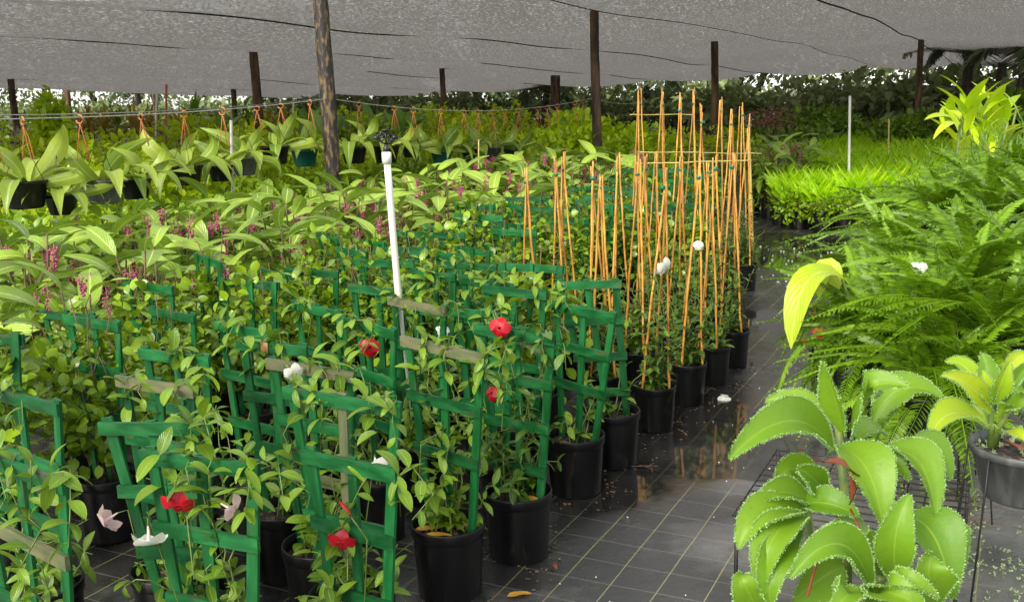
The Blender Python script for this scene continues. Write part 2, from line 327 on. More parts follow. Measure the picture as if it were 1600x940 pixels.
def ground_mat():
    m, N, L, o = nodes('wet_woven_ground_cloth')
    g = N('NewGeometry'); mp = N('Mapping'); mp.vector_type = 'TEXTURE'; mp.inputs['Rotation'].default_value = (0, 0, YAW); L(g.outputs['Position'], mp.inputs[0])
    wob = N('TexNoise', Scale=.8, Detail=2.); L(mp.outputs[0], wob.inputs['Vector'])
    wv = N('VectorMath', operation='MULTIPLY_ADD'); L(wob.outputs['Color'], wv.inputs[0]); wv.inputs[1].default_value = (.035, .035, 0); L(mp.outputs[0], wv.inputs[2])
    s = N('SeparateXYZ'); L(wv.outputs[0], s.inputs[0])
    def line(x, off, wid):
        q = math_(N, L, 'FRACT', math_(N, L, 'DIVIDE', math_(N, L, 'SUBTRACT', x, off), SQ))
        d = math_(N, L, 'ABSOLUTE', math_(N, L, 'SUBTRACT', q, .5))
        mr = N('MapRange'); L(d, mr.inputs[0]); mr.inputs[1].default_value = .5 - wid; mr.inputs[2].default_value = .5 - wid * .55
        return mr.outputs[0]
    offu = -10.2087 * SQ + .0175; offv = 18.9138 * SQ + .0175
    la = line(s.outputs[0], offu, .016); lb = line(s.outputs[1], offv, .011)
    # weave
    wa = math_(N, L, 'SINE', math_(N, L, 'MULTIPLY', s.outputs[0], 2600.)); wb = math_(N, L, 'SINE', math_(N, L, 'MULTIPLY', s.outputs[1], 1800.))
    weave = math_(N, L, 'MULTIPLY', wa, wb)
    wear = N('TexNoise', Scale=5., Detail=6.); L(g.outputs['Position'], wear.inputs['Vector'])
    base = mixc(N, L, wear.outputs[0], (.013, .0125, .012), (.036, .034, .032))
    sheen = N('TexNoise', Scale=1.3, Detail=8.); sheen.inputs['Roughness'].default_value = .62; L(g.outputs['Position'], sheen.inputs['Vector'])
    # patchy pale sky sheen painted into the cloth colour, strongest far along mid path
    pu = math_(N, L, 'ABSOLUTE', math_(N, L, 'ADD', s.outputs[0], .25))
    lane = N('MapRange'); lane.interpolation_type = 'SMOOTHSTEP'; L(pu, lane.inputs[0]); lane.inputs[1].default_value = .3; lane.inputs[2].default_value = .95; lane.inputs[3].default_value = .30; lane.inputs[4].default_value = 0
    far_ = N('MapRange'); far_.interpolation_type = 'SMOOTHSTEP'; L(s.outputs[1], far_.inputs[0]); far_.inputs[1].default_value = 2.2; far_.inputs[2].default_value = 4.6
    ms = N('MapRange'); L(math_(N, L, 'ADD', sheen.outputs[0], math_(N, L, 'MULTIPLY', lane.outputs[0], far_.outputs[0])), ms.inputs[0]); ms.inputs[1].default_value = .52; ms.inputs[2].default_value = .86; ms.inputs[4].default_value = .8
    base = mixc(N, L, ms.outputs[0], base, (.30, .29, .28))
    br = N('TexNoise', Scale=2.2, Detail=6.); bm = N('Mapping'); bm.inputs['Location'].default_value = (7, 2, 0); L(g.outputs['Position'], bm.inputs[0]); L(bm.outputs[0], br.inputs['Vector'])
    mbr = N('MapRange'); L(br.outputs[0], mbr.inputs[0]); mbr.inputs[1].default_value = .60; mbr.inputs[2].default_value = .72; mbr.inputs[4].default_value = .5
    base = mixc(N, L, mbr.outputs[0], base, (.06, .038, .02))
    base = mixc(N, L, math_(N, L, 'MULTIPLY', lb, math_(N, L, 'ADD', math_(N, L, 'MULTIPLY', wear.outputs[0], .8), .15)), base, (.33, .32, .28))
    base = mixc(N, L, math_(N, L, 'MULTIPLY', la, .9), base, (.27, .27, .10))
    pud = N('TexNoise', Scale=1.6, Detail=5.); pm = N('Mapping'); pm.inputs['Location'].default_value = (3.1, 1.7, 0); L(g.outputs['Position'], pm.inputs[0]); L(pm.outputs[0], pud.inputs['Vector'])
    best = None
    for (x, y, r) in [(1085, 700, .42), (1140, 640, .28), (960, 760, .22), (1230, 398, 1.0), (1205, 500, .35)]:   # standing water
        c = atz(x, y); dv = N('VectorMath', operation='DISTANCE'); L(g.outputs['Position'], dv.inputs[0]); dv.inputs[1].default_value = (c[0], c[1], 0)
        k = math_(N, L, 'SUBTRACT', 1.0, math_(N, L, 'DIVIDE', dv.outputs['Value'], r * 1.7)); best = k if best is None else math_(N, L, 'MAXIMUM', best, k)
    wet = math_(N, L, 'ADD', math_(N, L, 'MULTIPLY', pud.outputs[0], 1.0), math_(N, L, 'MULTIPLY', math_(N, L, 'MAXIMUM', best, 0.0), .55))
    mp2 = N('MapRange'); L(wet, mp2.inputs[0]); mp2.inputs[1].default_value = .52; mp2.inputs[2].default_value = .78
    base = mixc(N, L, math_(N, L, 'MULTIPLY', mp2.outputs[0], .7), base, (.018, .017, .016))
    rg = N('MapRange'); L(mp2.outputs[0], rg.inputs[0]); rg.inputs[3].default_value = .15; rg.inputs[4].default_value = .012
    rn = math_(N, L, 'ADD', rg.outputs[0], math_(N, L, 'MULTIPLY', math_(N, L, 'MULTIPLY', wear.outputs[0], .25), math_(N, L, 'SUBTRACT', 1.0, mp2.outputs[0])))
    p = N('BsdfPrincipled'); L(base, p.inputs['Base Color']); L(rn, p.inputs['Roughness']); p.inputs['Specular IOR Level'].default_value = .5; p.inputs['IOR'].default_value = 2.1
    rip = N('TexNoise', Scale=34., Detail=4.); L(g.outputs['Position'], rip.inputs['Vector'])
    dry = math_(N, L, 'SUBTRACT', 1.0, mp2.outputs[0])
    hh = math_(N, L, 'ADD', math_(N, L, 'MULTIPLY', rip.outputs[0], .8), math_(N, L, 'MULTIPLY', weave, .05))
    b = N('Bump', Distance=.006); L(math_(N, L, 'ADD', math_(N, L, 'MULTIPLY', dry, .55), .012), b.inputs['Strength']); L(hh, b.inputs['Height']); L(b.outputs[0], p.inputs['Normal'])
    L(p.outputs[0], o.inputs[0]); return m

def net_mat():
    m, N, L, o = nodes('wet_shade_net')
    g = N('NewGeometry'); mp = N('Mapping'); mp.vector_type = 'TEXTURE'; mp.inputs['Rotation'].default_value = (0, 0, YAW); L(g.outputs['Position'], mp.inputs[0])
    st = N('Mapping'); st.inputs['Scale'].default_value = (55., 11., 55.); L(mp.outputs[0], st.inputs[0])
    dr = N('TexNoise', Scale=1., Detail=3.); dr.inputs['Roughness'].default_value = .65; L(st.outputs[0], dr.inputs['Vector'])
    md = N('MapRange'); L(dr.outputs[0], md.inputs[0]); md.inputs[1].default_value = .56; md.inputs[2].default_value = .72
    st2 = N('Mapping'); st2.inputs['Scale'].default_value = (.25, 1.6, 1.); L(mp.outputs[0], st2.inputs[0])
    big = N('TexNoise', Scale=1., Detail=4.); L(st2.outputs[0], big.inputs['Vector'])
    mb = N('MapRange'); L(big.outputs[0], mb.inputs[0]); mb.inputs[1].default_value = .3; mb.inputs[2].default_value = .75; mb.inputs[3].default_value = .015; mb.inputs[4].default_value = .055
    df = N('BsdfDiffuse'); df.inputs[0].default_value = (.055, .052, .050, 1)
    tl = N('BsdfTranslucent'); L(mixc(N, L, md.outputs[0], (.098, .092, .089), (.40, .39, .38)), tl.inputs[0])
    ad = N('AddShader'); L(df.outputs[0], ad.inputs[0]); L(tl.outputs[0], ad.inputs[1]); hole = mb.outputs[0]
    tr = N('BsdfTransparent')
    mx = N('MixShader'); L(hole, mx.inputs[0]); L(ad.outputs[0], mx.inputs[1]); L(tr.outputs[0], mx.inputs[2]); L(mx.outputs[0], o.inputs[0])
    return m
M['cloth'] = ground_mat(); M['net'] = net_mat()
M['earth'] = surf('wet_earth', (.035, .026, .018), (.11, .085, .055), .8, 1.5, bump=.5, coords='geo', detail=8)

# ------------------------------------------------------------------ the setting
def grid_uv(u0, u1, v0, v1, nu, nv, zf):
    u, v = np.meshgrid(np.linspace(u0, u1, nu + 1), np.linspace(v0, v1, nv + 1), indexing='ij')
    z = zf(u, v); V = u[..., None] * UU + v[..., None] * VV; V[..., 2] = z
    i, j = np.meshgrid(np.arange(nu), np.arange(nv), indexing='ij'); a = i * (nv + 1) + j
    Fc = np.stack([a, a + nv + 1, a + nv + 2, a + 1], -1).reshape(-1, 4)
    return Geo(V.reshape(-1, 3), Fc, np.stack([u, v], -1).reshape(-1, 2))
setting('ground', mesh('ground', Geo([(-400, -300, -.01), (400, -300, -.01), (400, 500, -.01), (-400, 500, -.01)], [(0, 1, 2, 3)]), M['earth']))
def ripple(u, v): return .004 * np.sin(u * 2.1 + v * .7) * np.sin(v * 1.7) + .003 * np.sin(u * 5 + 1) * np.sin(v * 4.1 + u)
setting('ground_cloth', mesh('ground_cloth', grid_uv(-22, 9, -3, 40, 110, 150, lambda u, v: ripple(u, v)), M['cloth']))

CABLES = [-31, -26.5, -22, -17.4, -13.2, -8.9, -4.75, -2.2, 3.2, 8.5, 13.]
def net_z(u, v):
    u = np.asarray(u, float); v = np.asarray(v, float); z = np.full(np.broadcast(u, v).shape, 2.64)
    for a, b in zip(CABLES[:-1], CABLES[1:]):
        t = (u - a) / (b - a); k = (t >= 0) & (t <= 1)
        z = np.where(k, z - (.10 + .07 * (b - a) / 4) * 4 * t * (1 - t), z)
    z = z - .05 * np.sin((v - 9) * math.pi / 8.2) ** 2
    z = z + .012 * np.sin(v * 1.1 + u * .4) + .010 * np.sin(u * 1.6 - v * .4)
    z = z - np.clip((-u - 5) / 18, 0, 1) * np.clip((v - 12) / 22, 0, 1) * .42
    z = z - np.clip((v - 22) / 24, 0, 1) ** 1.4 * .50
    return z
for k, (a, b) in enumerate(zip(CABLES[:-1], CABLES[1:])):
    g = grid_uv(a, b, 0, 1, 10, 120, lambda u, v: u * 0)
    u = g.UV[:, 0]; t = g.UV[:, 1]; vs = np.maximum((9.4 + u * .659) / .7894, -3); v = vs + (40 - vs) * t
    V = u[:, None] * UU + v[:, None] * VV; V[:, 2] = net_z(u, v); g.V = V
    far = ['panel at the far left edge', 'second panel from the far left edge', 'third panel from the far left edge', 'fourth panel from the far left edge', 'panel over the left back posts', 'panel over the hanging baskets', 'panel over the tall dark post', 'narrow panel over the bamboo canes', 'wide panel over the lime green bed', 'panel at the right edge'][k]
    thing('shade_net', 'wet grey shade net stretched overhead, ' + far, 'shade net', group='shade net panels overhead', me=mesh('shade_net', g, M['net']))
for k, u in enumerate(CABLES[1:-1]):
    vs = max((9.4 + u * .659) / .7894, -3); v = np.linspace(vs, 40, 121)
    P = u * UU[None] + v[:, None] * VV[None]; P[:, 2] = net_z(np.full_like(v, u), v) - .022
    P[:, 2] += .004 * np.sin(v * 23)
    wt = .006 if k in (5, 8) else .011
    lab = ['leftmost', 'second from the left', 'third from the left', 'fourth from the left', 'fifth, passing over the left back post', 'thin seam rope left of the tall dark post', 'thick one left of the brown post', 'right of the brown post', 'thin seam rope at the upper right'][k]
    thing('support_rope', 'dark rope holding up the shade net, ' + lab, 'rope', group='ropes under the shade net', me=mesh('support_rope', tube(P, wt, 6), M['cable']))

# posts
def post(px, ytop, D, rad, label, mat='post', z1=None, lean=(0, 0)):
    p = aty(px, ytop, D); z = z1 or p[2]
    rng = np.random.default_rng(int(px)); n = 26; t = np.linspace(0, 1, n)
    P = np.stack([lean[0] * (1 - t) + .012 * np.sin(t * 5 + px), lean[1] * (1 - t) + .01 * np.sin(t * 7), t * (z + .12) - .12], 1)
    g = tube(P, rad * (1.08 - .12 * t + rng.normal(0, .018, n)), 14)
    g.V += rng.normal(0, rad * .02, g.V.shape)
    return thing('shade_post', label, 'post', (p[0], p[1], 0), 0, 'wooden posts carrying the shade net', mesh('shade_post', g, M[mat]))
post(502, 0, 9.0, .066, 'thick dark weathered post in the middle of the plants, reaching out of view', 'postdark', 2.66)
post(930, 17, 12.6, .056, 'brown wooden post in front of the trees, right of the round hedge')
post(395, 64, 19.7, .085, 'brown post at the left, tallest behind the hanging baskets')
post(690, 92, 28.5, .075, 'slim far post between the two nearest posts')
post(14, 95, 27., .085, 'brown far post at the left edge')
post(362, 112, 36., .09, 'short dark far post just left of the tallest left post')
post(1117, 65, 19.7, .07, 'far brown post beyond the bamboo canes')
post(103, 130, 40., .12, 'dark far post behind the bright green shrub')
post(868, 118, 33., .16, 'wide dark far post behind the round hedge')
post(240, 132, 42., .10, 'thin far post above the orange spiky plants')
post(1440, 60, 24., .07, 'far post behind the lime green bed')
ORD = ['first', 'second', 'third', 'fourth', 'fifth', 'sixth', 'seventh', 'eighth', 'ninth', 'tenth', 'eleventh', 'twelfth', 'thirteenth', 'fourteenth', 'fifteenth', 'sixteenth', 'seventeenth', 'eighteenth', 'nineteenth', 'twentieth', 'twenty-first', 'twenty-second', 'twenty-third', 'twenty-fourth', 'twenty-fifth', 'twenty-sixth']
RNG = np.random.default_rng(7)

# ------------------------------------------------------------------ pots and soil
def pot_geo(r=.118, h=.24, n=30):
    b = r * .86
    return lathe([(.001, .004), (b * .97, 0), (b, .006), (r * .955, h * .84), (r * .958, h * .845), (r * 1.0, h * .855), (r * 1.012, h * .98), (r * 1.0, h), (r * .955, h * .995), (r * .94, h * .84), (r * .90, h * .45)], n)
def soil_geo(r=.108, z=.2, seed=0, chips=26):
    rng = np.random.default_rng(seed); n = 20; rr = np.linspace(.002, r, 7)
    g = lathe([(q, 0) for q in rr], n); g.V[:, 2] = z + rng.normal(0, .0035, len(g.V)) + .006 * (1 - (np.hypot(g.V[:, 0], g.V[:, 1]) / r) ** 2)
    parts = [g]
    for _ in range(chips):
        a, q = rng.uniform(0, 6.28), r * math.sqrt(rng.uniform(0, .85))
        m = rotz(rng.uniform(0, 6.28), (q * math.cos(a), q * math.sin(a), z + .007)); m[:3, 2] += rng.normal(0, .3, 3)
        parts.append(setmi(xf(box(rng.uniform(.008, .026), rng.uniform(.005, .012), .005), m), 1))
    return join(parts)
POT = mesh('pot', pot_geo(), M['pot']); SOILS = [mesh('soil', soil_geo(seed=s), [M['soil'], M['chip']], False) for s in range(4)]
POTS_SMALL = mesh('pot', pot_geo(.10, .215), M['pot']); SOIL_S = [mesh('soil', soil_geo(.092, .178, s, 18), [M['soil'], M['chip']], False) for s in (5, 6)]
POT_FAR = mesh('pot', pot_geo(n=14), M['pot']); SOIL_FAR = mesh('soil', soil_geo(seed=9, chips=0), [M['soil'], M['chip']])

# ------------------------------------------------------------------ leaves
def leafset(prof, wd, mats, name='leaf', n=4, nseg=6, nc=2, fold=.3, seed=0, droop=.25, wave=0.):
    rng = np.random.default_rng(seed); r = []
    for i in range(n):
        dz = -droop * rng.uniform(.5, 1.5)
        g = blade((0, 0, 0), (rng.normal(0, .04), .5, .06 + rng.normal(0, .03)), (rng.normal(0, .07), .96, dz), wd * rng.uniform(.85, 1.15), nseg=nseg, nc=nc, fold=fold * rng.uniform(.5, 1.4), prof=prof, wave=wave, ph=rng.uniform(0, 6))
        r.append((g, [mesh(name, g, m) for m in mats]))
    return r
VINE = leafset(lance, .42, [M['vine'], M['vinedark']], n=5, nseg=7, seed=1, wave=.03)
DENSE = leafset(ovate, .72, [M['dense']], n=3, nseg=4, seed=2, droop=.15)

def vine_leaves(rng, paths, step=.055, s0=.054, s1=.094, start=.04):
    """leaf pairs along curved stems -> frames, sizes"""
    out = []
    for P in paths:
        P = np.asarray(P); seg = np.linalg.norm(np.diff(P, axis=0), axis=1); cum = np.concatenate([[0], np.cumsum(seg)])
        L = cum[-1]; d = start; turn = rng.uniform(0, 3.1)
        while d < L:
            k = min(np.searchsorted(cum, d) - 1, len(P) - 2); k = max(k, 0)
            q = P[k] + (P[k + 1] - P[k]) * (d - cum[k]) / max(seg[k], 1e-6); tan = nrm(P[k + 1] - P[k])
            ref = np.array([1., 0, 0]) if abs(tan[0]) < .8 else np.array([0, 1., 0])
            a = nrm(np.cross(tan, ref)); b = np.cross(tan, a); frac = d / L
            for sgn in (1, -1):
                if rng.uniform() < .10: continue
                th = turn + rng.normal(0, .25); dd = sgn * (math.cos(th) * a + math.sin(th) * b) + tan * rng.uniform(.1, .7) + np.array([0, 0, rng.uniform(-.5, .25)])
                out.append(frame(q, dd, np.array([0, 0, 1.]) + rng.normal(0, .25, 3), rng.uniform(s0, s1) * (1 - .35 * frac)))
            turn += 1.57 + rng.normal(0, .3); d += step * rng.uniform(.75, 1.3)
    return out
def wiggle(rng, A, B, n=9, amp=.02, bulge=(0, 0, 0)):
    t = np.linspace(0, 1, n)[:, None]; P = np.asarray(A) * (1 - t) + np.asarray(B) * t
    k = rng.normal(0, amp, (n, 3)); k[0] = 0
    return P + k * np.sin(t * math.pi) ** .5 + np.asarray(bulge) * np.sin(t * math.pi)

# flowers
PETAL = {}
for c in ('red', 'white', 'pink'):
    PETAL[c] = mesh('petal', blade((0, 0, 0), (0, .020, .010), (0, .044, -.010), .048, nseg=6, nc=3, fold=-.1, prof=ovate, wave=.03), M[c])
THROAT = {c: mesh('flower', lathe([(.002, -.045), (.0035, -.03), (.004, -.018), (.009, -.004), (.011, .002), (.006, -.002)], 10), M[{'red': 'red', 'white': 'white', 'pink': 'pink'}[c]]) for c in PETAL}
def flower(root, P, d, col, s=1.):
    loc = np.array(root.location); a = root.rotation_euler[2]; R = rotz(-a)[:3, :3]
    lp = R @ (np.asarray(P) - loc); ld = R @ nrm(d)
    # local z of the flower is its facing direction
    z = nrm(ld); x = nrm(np.cross([.3, .2, 1.] if abs(z[2]) < .9 else [1., 0, 0], z)); y = np.cross(z, x)
    m = np.eye(4); m[:3, 0] = x * s; m[:3, 1] = y * s; m[:3, 2] = z * s; m[:3, 3] = lp
    fo = part('flower', THROAT[col], root, m)
    for k in range(5):
        part('petal', PETAL[col], fo, rotz(k * 1.2566 + .2) @ frame((0, .009, .001), (.12, 1, -.45 + .25 * math.sin(k * 2.1)), (0, .3, 1)))
    return fo

# ------------------------------------------------------------------ trellised plants
STAKE = [mesh('stake', box(.029, .009, 1., (0, 0, .5)), M[m + '_stake'], False) for m in ('green_paint', 'olive_paint')]
def rail_geo(seed):
    rng = np.random.default_rng(seed); gs = []
    g = tube(np.stack([np.linspace(-.5, .5, 7), rng.normal(0, .0003, 7), np.linspace(0, 0, 7) + rng.normal(0, .00025, 7)], 1), 1, 4)
    ang = np.array([(.0055, .017), (-.0055, .017), (-.0055, -.017), (.0055, -.017)])
    P = g.V.reshape(7, 4, 3); c = P.mean(1)
    for i in range(7):
        for j in range(4): P[i, j] = c[i] + (0, ang[j][0], ang[j][1] * (1 + rng.normal(0, .006)))
    return Geo(P.reshape(-1, 3), np.vstack([g.F[:24], [(0, 1, 2, 3), (27, 26, 25, 24)]]), g.UV)
RAIL = [[mesh('rail', rail_geo(s), M[m + '_rail'], False) for s in range(3)] for m in ('green_paint', 'olive_paint')]
NAIL = mesh('nail', lathe([(.0005, .0), (.0022, .0), (.0022, .001), (.0005, .0014)], 6), M['wire'])
def trellis(root, rng, w=.33, zt=.80, zb=.15, nr=4, olive=(), lean=0., pitch=.145, tilt=0., patch=None):
    """three stakes fanning upward and crossbars nailed to their front"""
    tops = np.array([-(w / 2 - .022), rng.normal(0, .008), w / 2 - .022]); bots = np.array([-.078, rng.normal(0, .005), .078]) * (w / .33)
    for k in range(3):
        a = np.array([bots[k], .012, zb]); b = np.array([tops[k] + lean, .012 + tilt, zt + rng.uniform(.0, .008)])
        d = b - a; L = np.linalg.norm(d); z = d / L; y = nrm(np.array([0, 1., 0]) - z * z[1]); x = np.cross(y, z)
        m = np.eye(4); m[:3, 0] = x; m[:3, 1] = y; m[:3, 2] = d; m[:3, 3] = a
        part('stake', STAKE[1 if ('s%d' % k) in olive else 0], root, m)
    for k in range(nr):
        z = zt - .018 - k * pitch
        if z < .30: break
        t = (z - zb) / (zt - zb); half = (.078 * (w / .33)) * (1 - t) + (w / 2 - .022) * t + .022
        rot = rng.normal(0, .014) if k else rng.normal(0, .008)
        m = np.eye(4); c, s = math.cos(rot), math.sin(rot)
        m[:3, 0] = (2 * half * c, 0, 2 * half * s); m[:3, 2] = (-s, 0, c); m[:3, 3] = (lean * t, .012 + tilt * t - .0115, z)
        part('rail', RAIL[1 if k in olive else 0][int(rng.integers(3))], root, m, label='weathered rail with faded olive paint' if k in olive else None)
def pot_and_soil(root, k=0, small=False, far=False):
    part('pot', POT_FAR if far else (POTS_SMALL if small else POT), root)
    part('soil', SOIL_FAR if far else (SOIL_S[k % 2] if small else SOILS[k % 4]), root, rotz(k * 1.3))

TIEM = mesh('tie', join([lathe([(.016, -.012), (.020, -.006), (.019, .006), (.015, .012)], 10)] + [xf(blade((0, 0, 0), (0, .02, .012), (0, .036, -.008), .014, prof=oblong, nseg=3), rotz(a)) for a in (0.4, 2.4, 4.2)]), M['tie'])
def vine_plant(key, px, label, pitch=.172, zt=.80, nleaf=1., olive=(), lean=0., climb=3, bushy=5, dark=False, nr=4, tilt=0., wclamp=(.28, .36), tie=False, tendr=2, spread_=.15):
    rng = np.random.default_rng(sum(ord(c) * (i + 3) for i, c in enumerate(key)))
    A, B = atz(px[0], px[1], zt), atz(px[2], px[3], zt); c = (A + B) / 2; d = B - A
    ang = math.atan2(d[1], d[0]); wd = min(max(np.linalg.norm(d), wclamp[0]), wclamp[1])
    ux = np.array([math.cos(ang), math.sin(ang), 0]); base = c - ux * lean; base[2] = 0.
    root = thing('potted_mandevilla', label, 'potted plant', base, ang, 'trellised mandevillas in black pots')
    pot_and_soil(root, len(key) + int(key[1:]))
    trellis(root, rng, wd, zt, nr=nr, olive=olive, lean=lean, tilt=tilt, pitch=pitch)
    paths = []
    for k in range(climb):
        x0, x1 = rng.normal(0, .03), rng.uniform(-.5, .5) * wd + lean
        top = zt * rng.uniform(.72, 1.08)
        paths.append(wiggle(rng, (x0, rng.normal(0, .03), .2), (x1, rng.normal(.02, .03), top), 11, .022, (rng.normal(0, .05), 0, 0)))
    for k in range(bushy):
        a = rng.uniform(0, 6.28); r = rng.uniform(.5, 1.15) * spread_
        paths.append(wiggle(rng, (rng.normal(0, .025), rng.normal(0, .025), .2), (r * math.cos(a), r * math.sin(a), rng.uniform(.28, .46)), 6, .01, (0, 0, .05)))
    stems = [tube(p, np.linspace(.0032, .0015, len(p)), 5) for p in paths]
    for k in range(tendr):   # thin tendrils looping over the top bar
        x = rng.uniform(-.5, .5) * wd + lean
        q = np.array([(x, .03, zt - .12), (x + .02, -.012, zt - .02), (x + .05, -.02, zt + .012), (x + .08, .02, zt + .02), (x + .12, -.02, zt - .03), (x + .13, -.03, zt - .10)]) + rng.normal(0, .012, (6, 3))
        stems.append(tube(q, .0013, 4)); paths.append(q[::1])
    part('vine_stem', mesh('vine_stem', join(stems), M['stem']), root)
    for f in vine_leaves(rng, paths, .044 / nleaf):
        part('leaf', VINE[int(rng.integers(5))][1][1 if dark else 0], root, f)
    if tie: part('tie', TIEM, root, rotz(1, (.05 + lean * .3, -.0, .3)))
    return root
T = {}
def TP(key, px, label, **k): T[key] = vine_plant(key, px, label, **k)
TP('T1', (-60, 690, 108, 752), 'mandevilla on a green trellis cut off by the lower left corner', zt=.80, wclamp=(.3, .42), bushy=7, olive=(1,))
TP('T2', (-40, 595, 95, 632), 'mandevilla on a green trellis at the left edge, behind the corner one', zt=.80, wclamp=(.3, .42), climb=2, bushy=5)
TP('T3', (180, 585, 303, 603), 'mandevilla with a faded top bar just below another top bar, at the left', olive=(0,), climb=1, bushy=4)
TP('T4', (216, 543, 327, 557), 'mandevilla on a green trellis against the dense vines, behind the faded-bar one', olive=(), climb=1, bushy=3)
TP('T5', (155, 658, 308, 660), 'mandevilla whose trellis leans left, white flowers hanging over its pot', zt=.76, lean=-.07, climb=1, bushy=5, spread_=.17)
TP('T6', (218, 700, 405, 724), 'front mandevilla with a drooping red flower under its vine-wrapped top bar', zt=.80, bushy=7, climb=3, tendr=3)
TP('T7', (333, 500, 437, 520), 'mandevilla trellis behind the orange-patched one, slanting down to the right', climb=1, bushy=4)
TP('T8', (368, 530, 480, 540), 'mandevilla trellis with a bare orange wood patch on its top bar', climb=1, bushy=4, tilt=.0)
TP('T9', (415, 558, 555, 580), 'mandevilla trellis with a faded olive top bar, left of the middle', olive=(0, 2), climb=2, bushy=5)
TP('T10', (440, 603, 628, 632), 'mandevilla on a wide green trellis crossing in front of the olive-topped one', zt=.80, olive=('s1',), climb=2, bushy=5, wclamp=(.3, .40))
TP('T11', (470, 700, 620, 735), 'foremost mandevilla with a low red flower, its pot at the bottom edge', zt=.71, climb=1, bushy=8, tie=True, tendr=1)
TP('T12', (447, 465, 543, 490), 'mandevilla trellis slanting before the dense vines, left of the white riser pipe', climb=1, bushy=4, nr=3)
TP('T13', (517, 490, 628, 518), 'mandevilla with a big red flower, left of the white riser pipe base', climb=2, bushy=4)
TP('T14', (543, 443, 633, 453), 'mandevilla trellis standing right behind the white riser pipe', climb=1, bushy=4, nleaf=1.1)
TP('T15', (598, 460, 705, 482), 'mandevilla with pale olive top bar right of the white riser pipe base', olive=(0,), climb=3, bushy=5)
TP('T16', (640, 420, 712, 428), 'small far mandevilla trellis among the vines right of the white riser pipe', climb=2, bushy=5, nr=3)
TP('T17', (625, 525, 757, 550), 'path-edge mandevilla with a brown weathered top bar wrapped in tendrils', zt=.82, olive=(0,), climb=4, bushy=7, tendr=4)
TP('T18', (740, 507, 868, 523), 'path-edge mandevilla with dark leaves and a red flower on its top bar', zt=.80, climb=3, bushy=10, dark=True, spread_=.19, tendr=2, pitch=.155)
TP('T19', (710, 480, 800, 490), 'mandevilla trellis half hidden behind the red-flowered path-edge one', climb=3, bushy=4)
TP('T20', (852, 468, 972, 492), 'path-edge mandevilla on a trellis tapering to the right with thin low leaves', zt=.76, lean=.05, climb=0, bushy=5, tendr=0, nleaf=.7, nr=3, pitch=.155)
TP('T21', (866, 440, 970, 437), 'last path-edge mandevilla trellis before the bamboo canes, level top bar', zt=.80, lean=-.10, climb=0, bushy=5, tendr=0, nleaf=.7, pitch=.155)
TP('T22', (752, 445, 855, 455), 'mandevilla trellis behind the wide vine-covered bar, left of the tapering trellis', climb=2, bushy=5, pitch=.155)
TP('T23', (708, 428, 810, 447), 'mandevilla trellis with a vine-covered slanting top bar near the middle', climb=3, bushy=5)
TP('T24', (695, 408, 775, 412), 'far mandevilla trellis with a short level bar in front of the dense vines', climb=2, bushy=5, nr=3)
# the bare wood patch on one top bar
part('patch', mesh('patch', box(.028, .004, .037, (0, 0, 0), .001), M['bare_wood']), T['T8'], rotz(0, (-.02, -.0085, .782)), label='bare orange wood patch')
def FL(key, px, py, d, col, s=1., D=None):
    r = T[key]; b = np.array(r.location); P = aty(px, py, (D or b[1] - .03)); flower(r, P, d, col, s)
    lp = rotz(-r.rotation_euler[2])[:3, :3] @ (P - b); ld = rotz(-r.rotation_euler[2])[:3, :3] @ nrm(d)
    q = np.stack([lp - ld * .04, lp - ld * .07 + (0, 0, -.01), (lp * .6 + (0, 0, .1)), ])
    part('flower_stalk', mesh('flower_stalk', tube(q, .0016, 5), M['stem']), r)
FL('T13', 578, 543, (.25, -.9, .2), 'red', .8)
FL('T18', 780, 513, (-.2, -.9, .1), 'red', .8)
FL('T18', 767, 614, (-.5, -.6, .4), 'red', .6)
FL('T6', 277, 792, (.05, -.75, -.5), 'red', .8)
FL('T11', 532, 850, (-.1, -.8, -.35), 'red', .75)
FL('T6', 233, 850, (.1, -.35, -.9), 'white', .9)
FL('T5', 163, 815, (-.8, -.2, -.5), 'pink', .9)
FL('T6', 367, 798, (.8, -.1, -.45), 'pink', .8)
FL('T10', 588, 741, (.1, -.6, -.6), 'white', 1.1)
bt = T['T11']; q = aty(548, 806, bt.location[1] - .05) - np.array(bt.location); q = rotz(-bt.rotation_euler[2])[:3, :3] @ q
part('flower_bud', mesh('flower_bud', tube(np.array([q, q + (-.012, 0, .012), q + (-.026, 0, .024), q + (-.036, 0, .031)]), [.003, .0065, .005, .001], 7), M['red']), bt)
part('flower_stalk', mesh('flower_stalk', tube(np.array([q, q + (.012, .0, -.012), q + (.03, .02, -.06), (.02, 0, .26)]), .0018, 5), M['stem']), bt)
FL('T15', 693, 515, (.3, -.6, .5), 'white', .6)
FL('T9', 460, 585, (.5, -.6, -.4), 'white', .7)

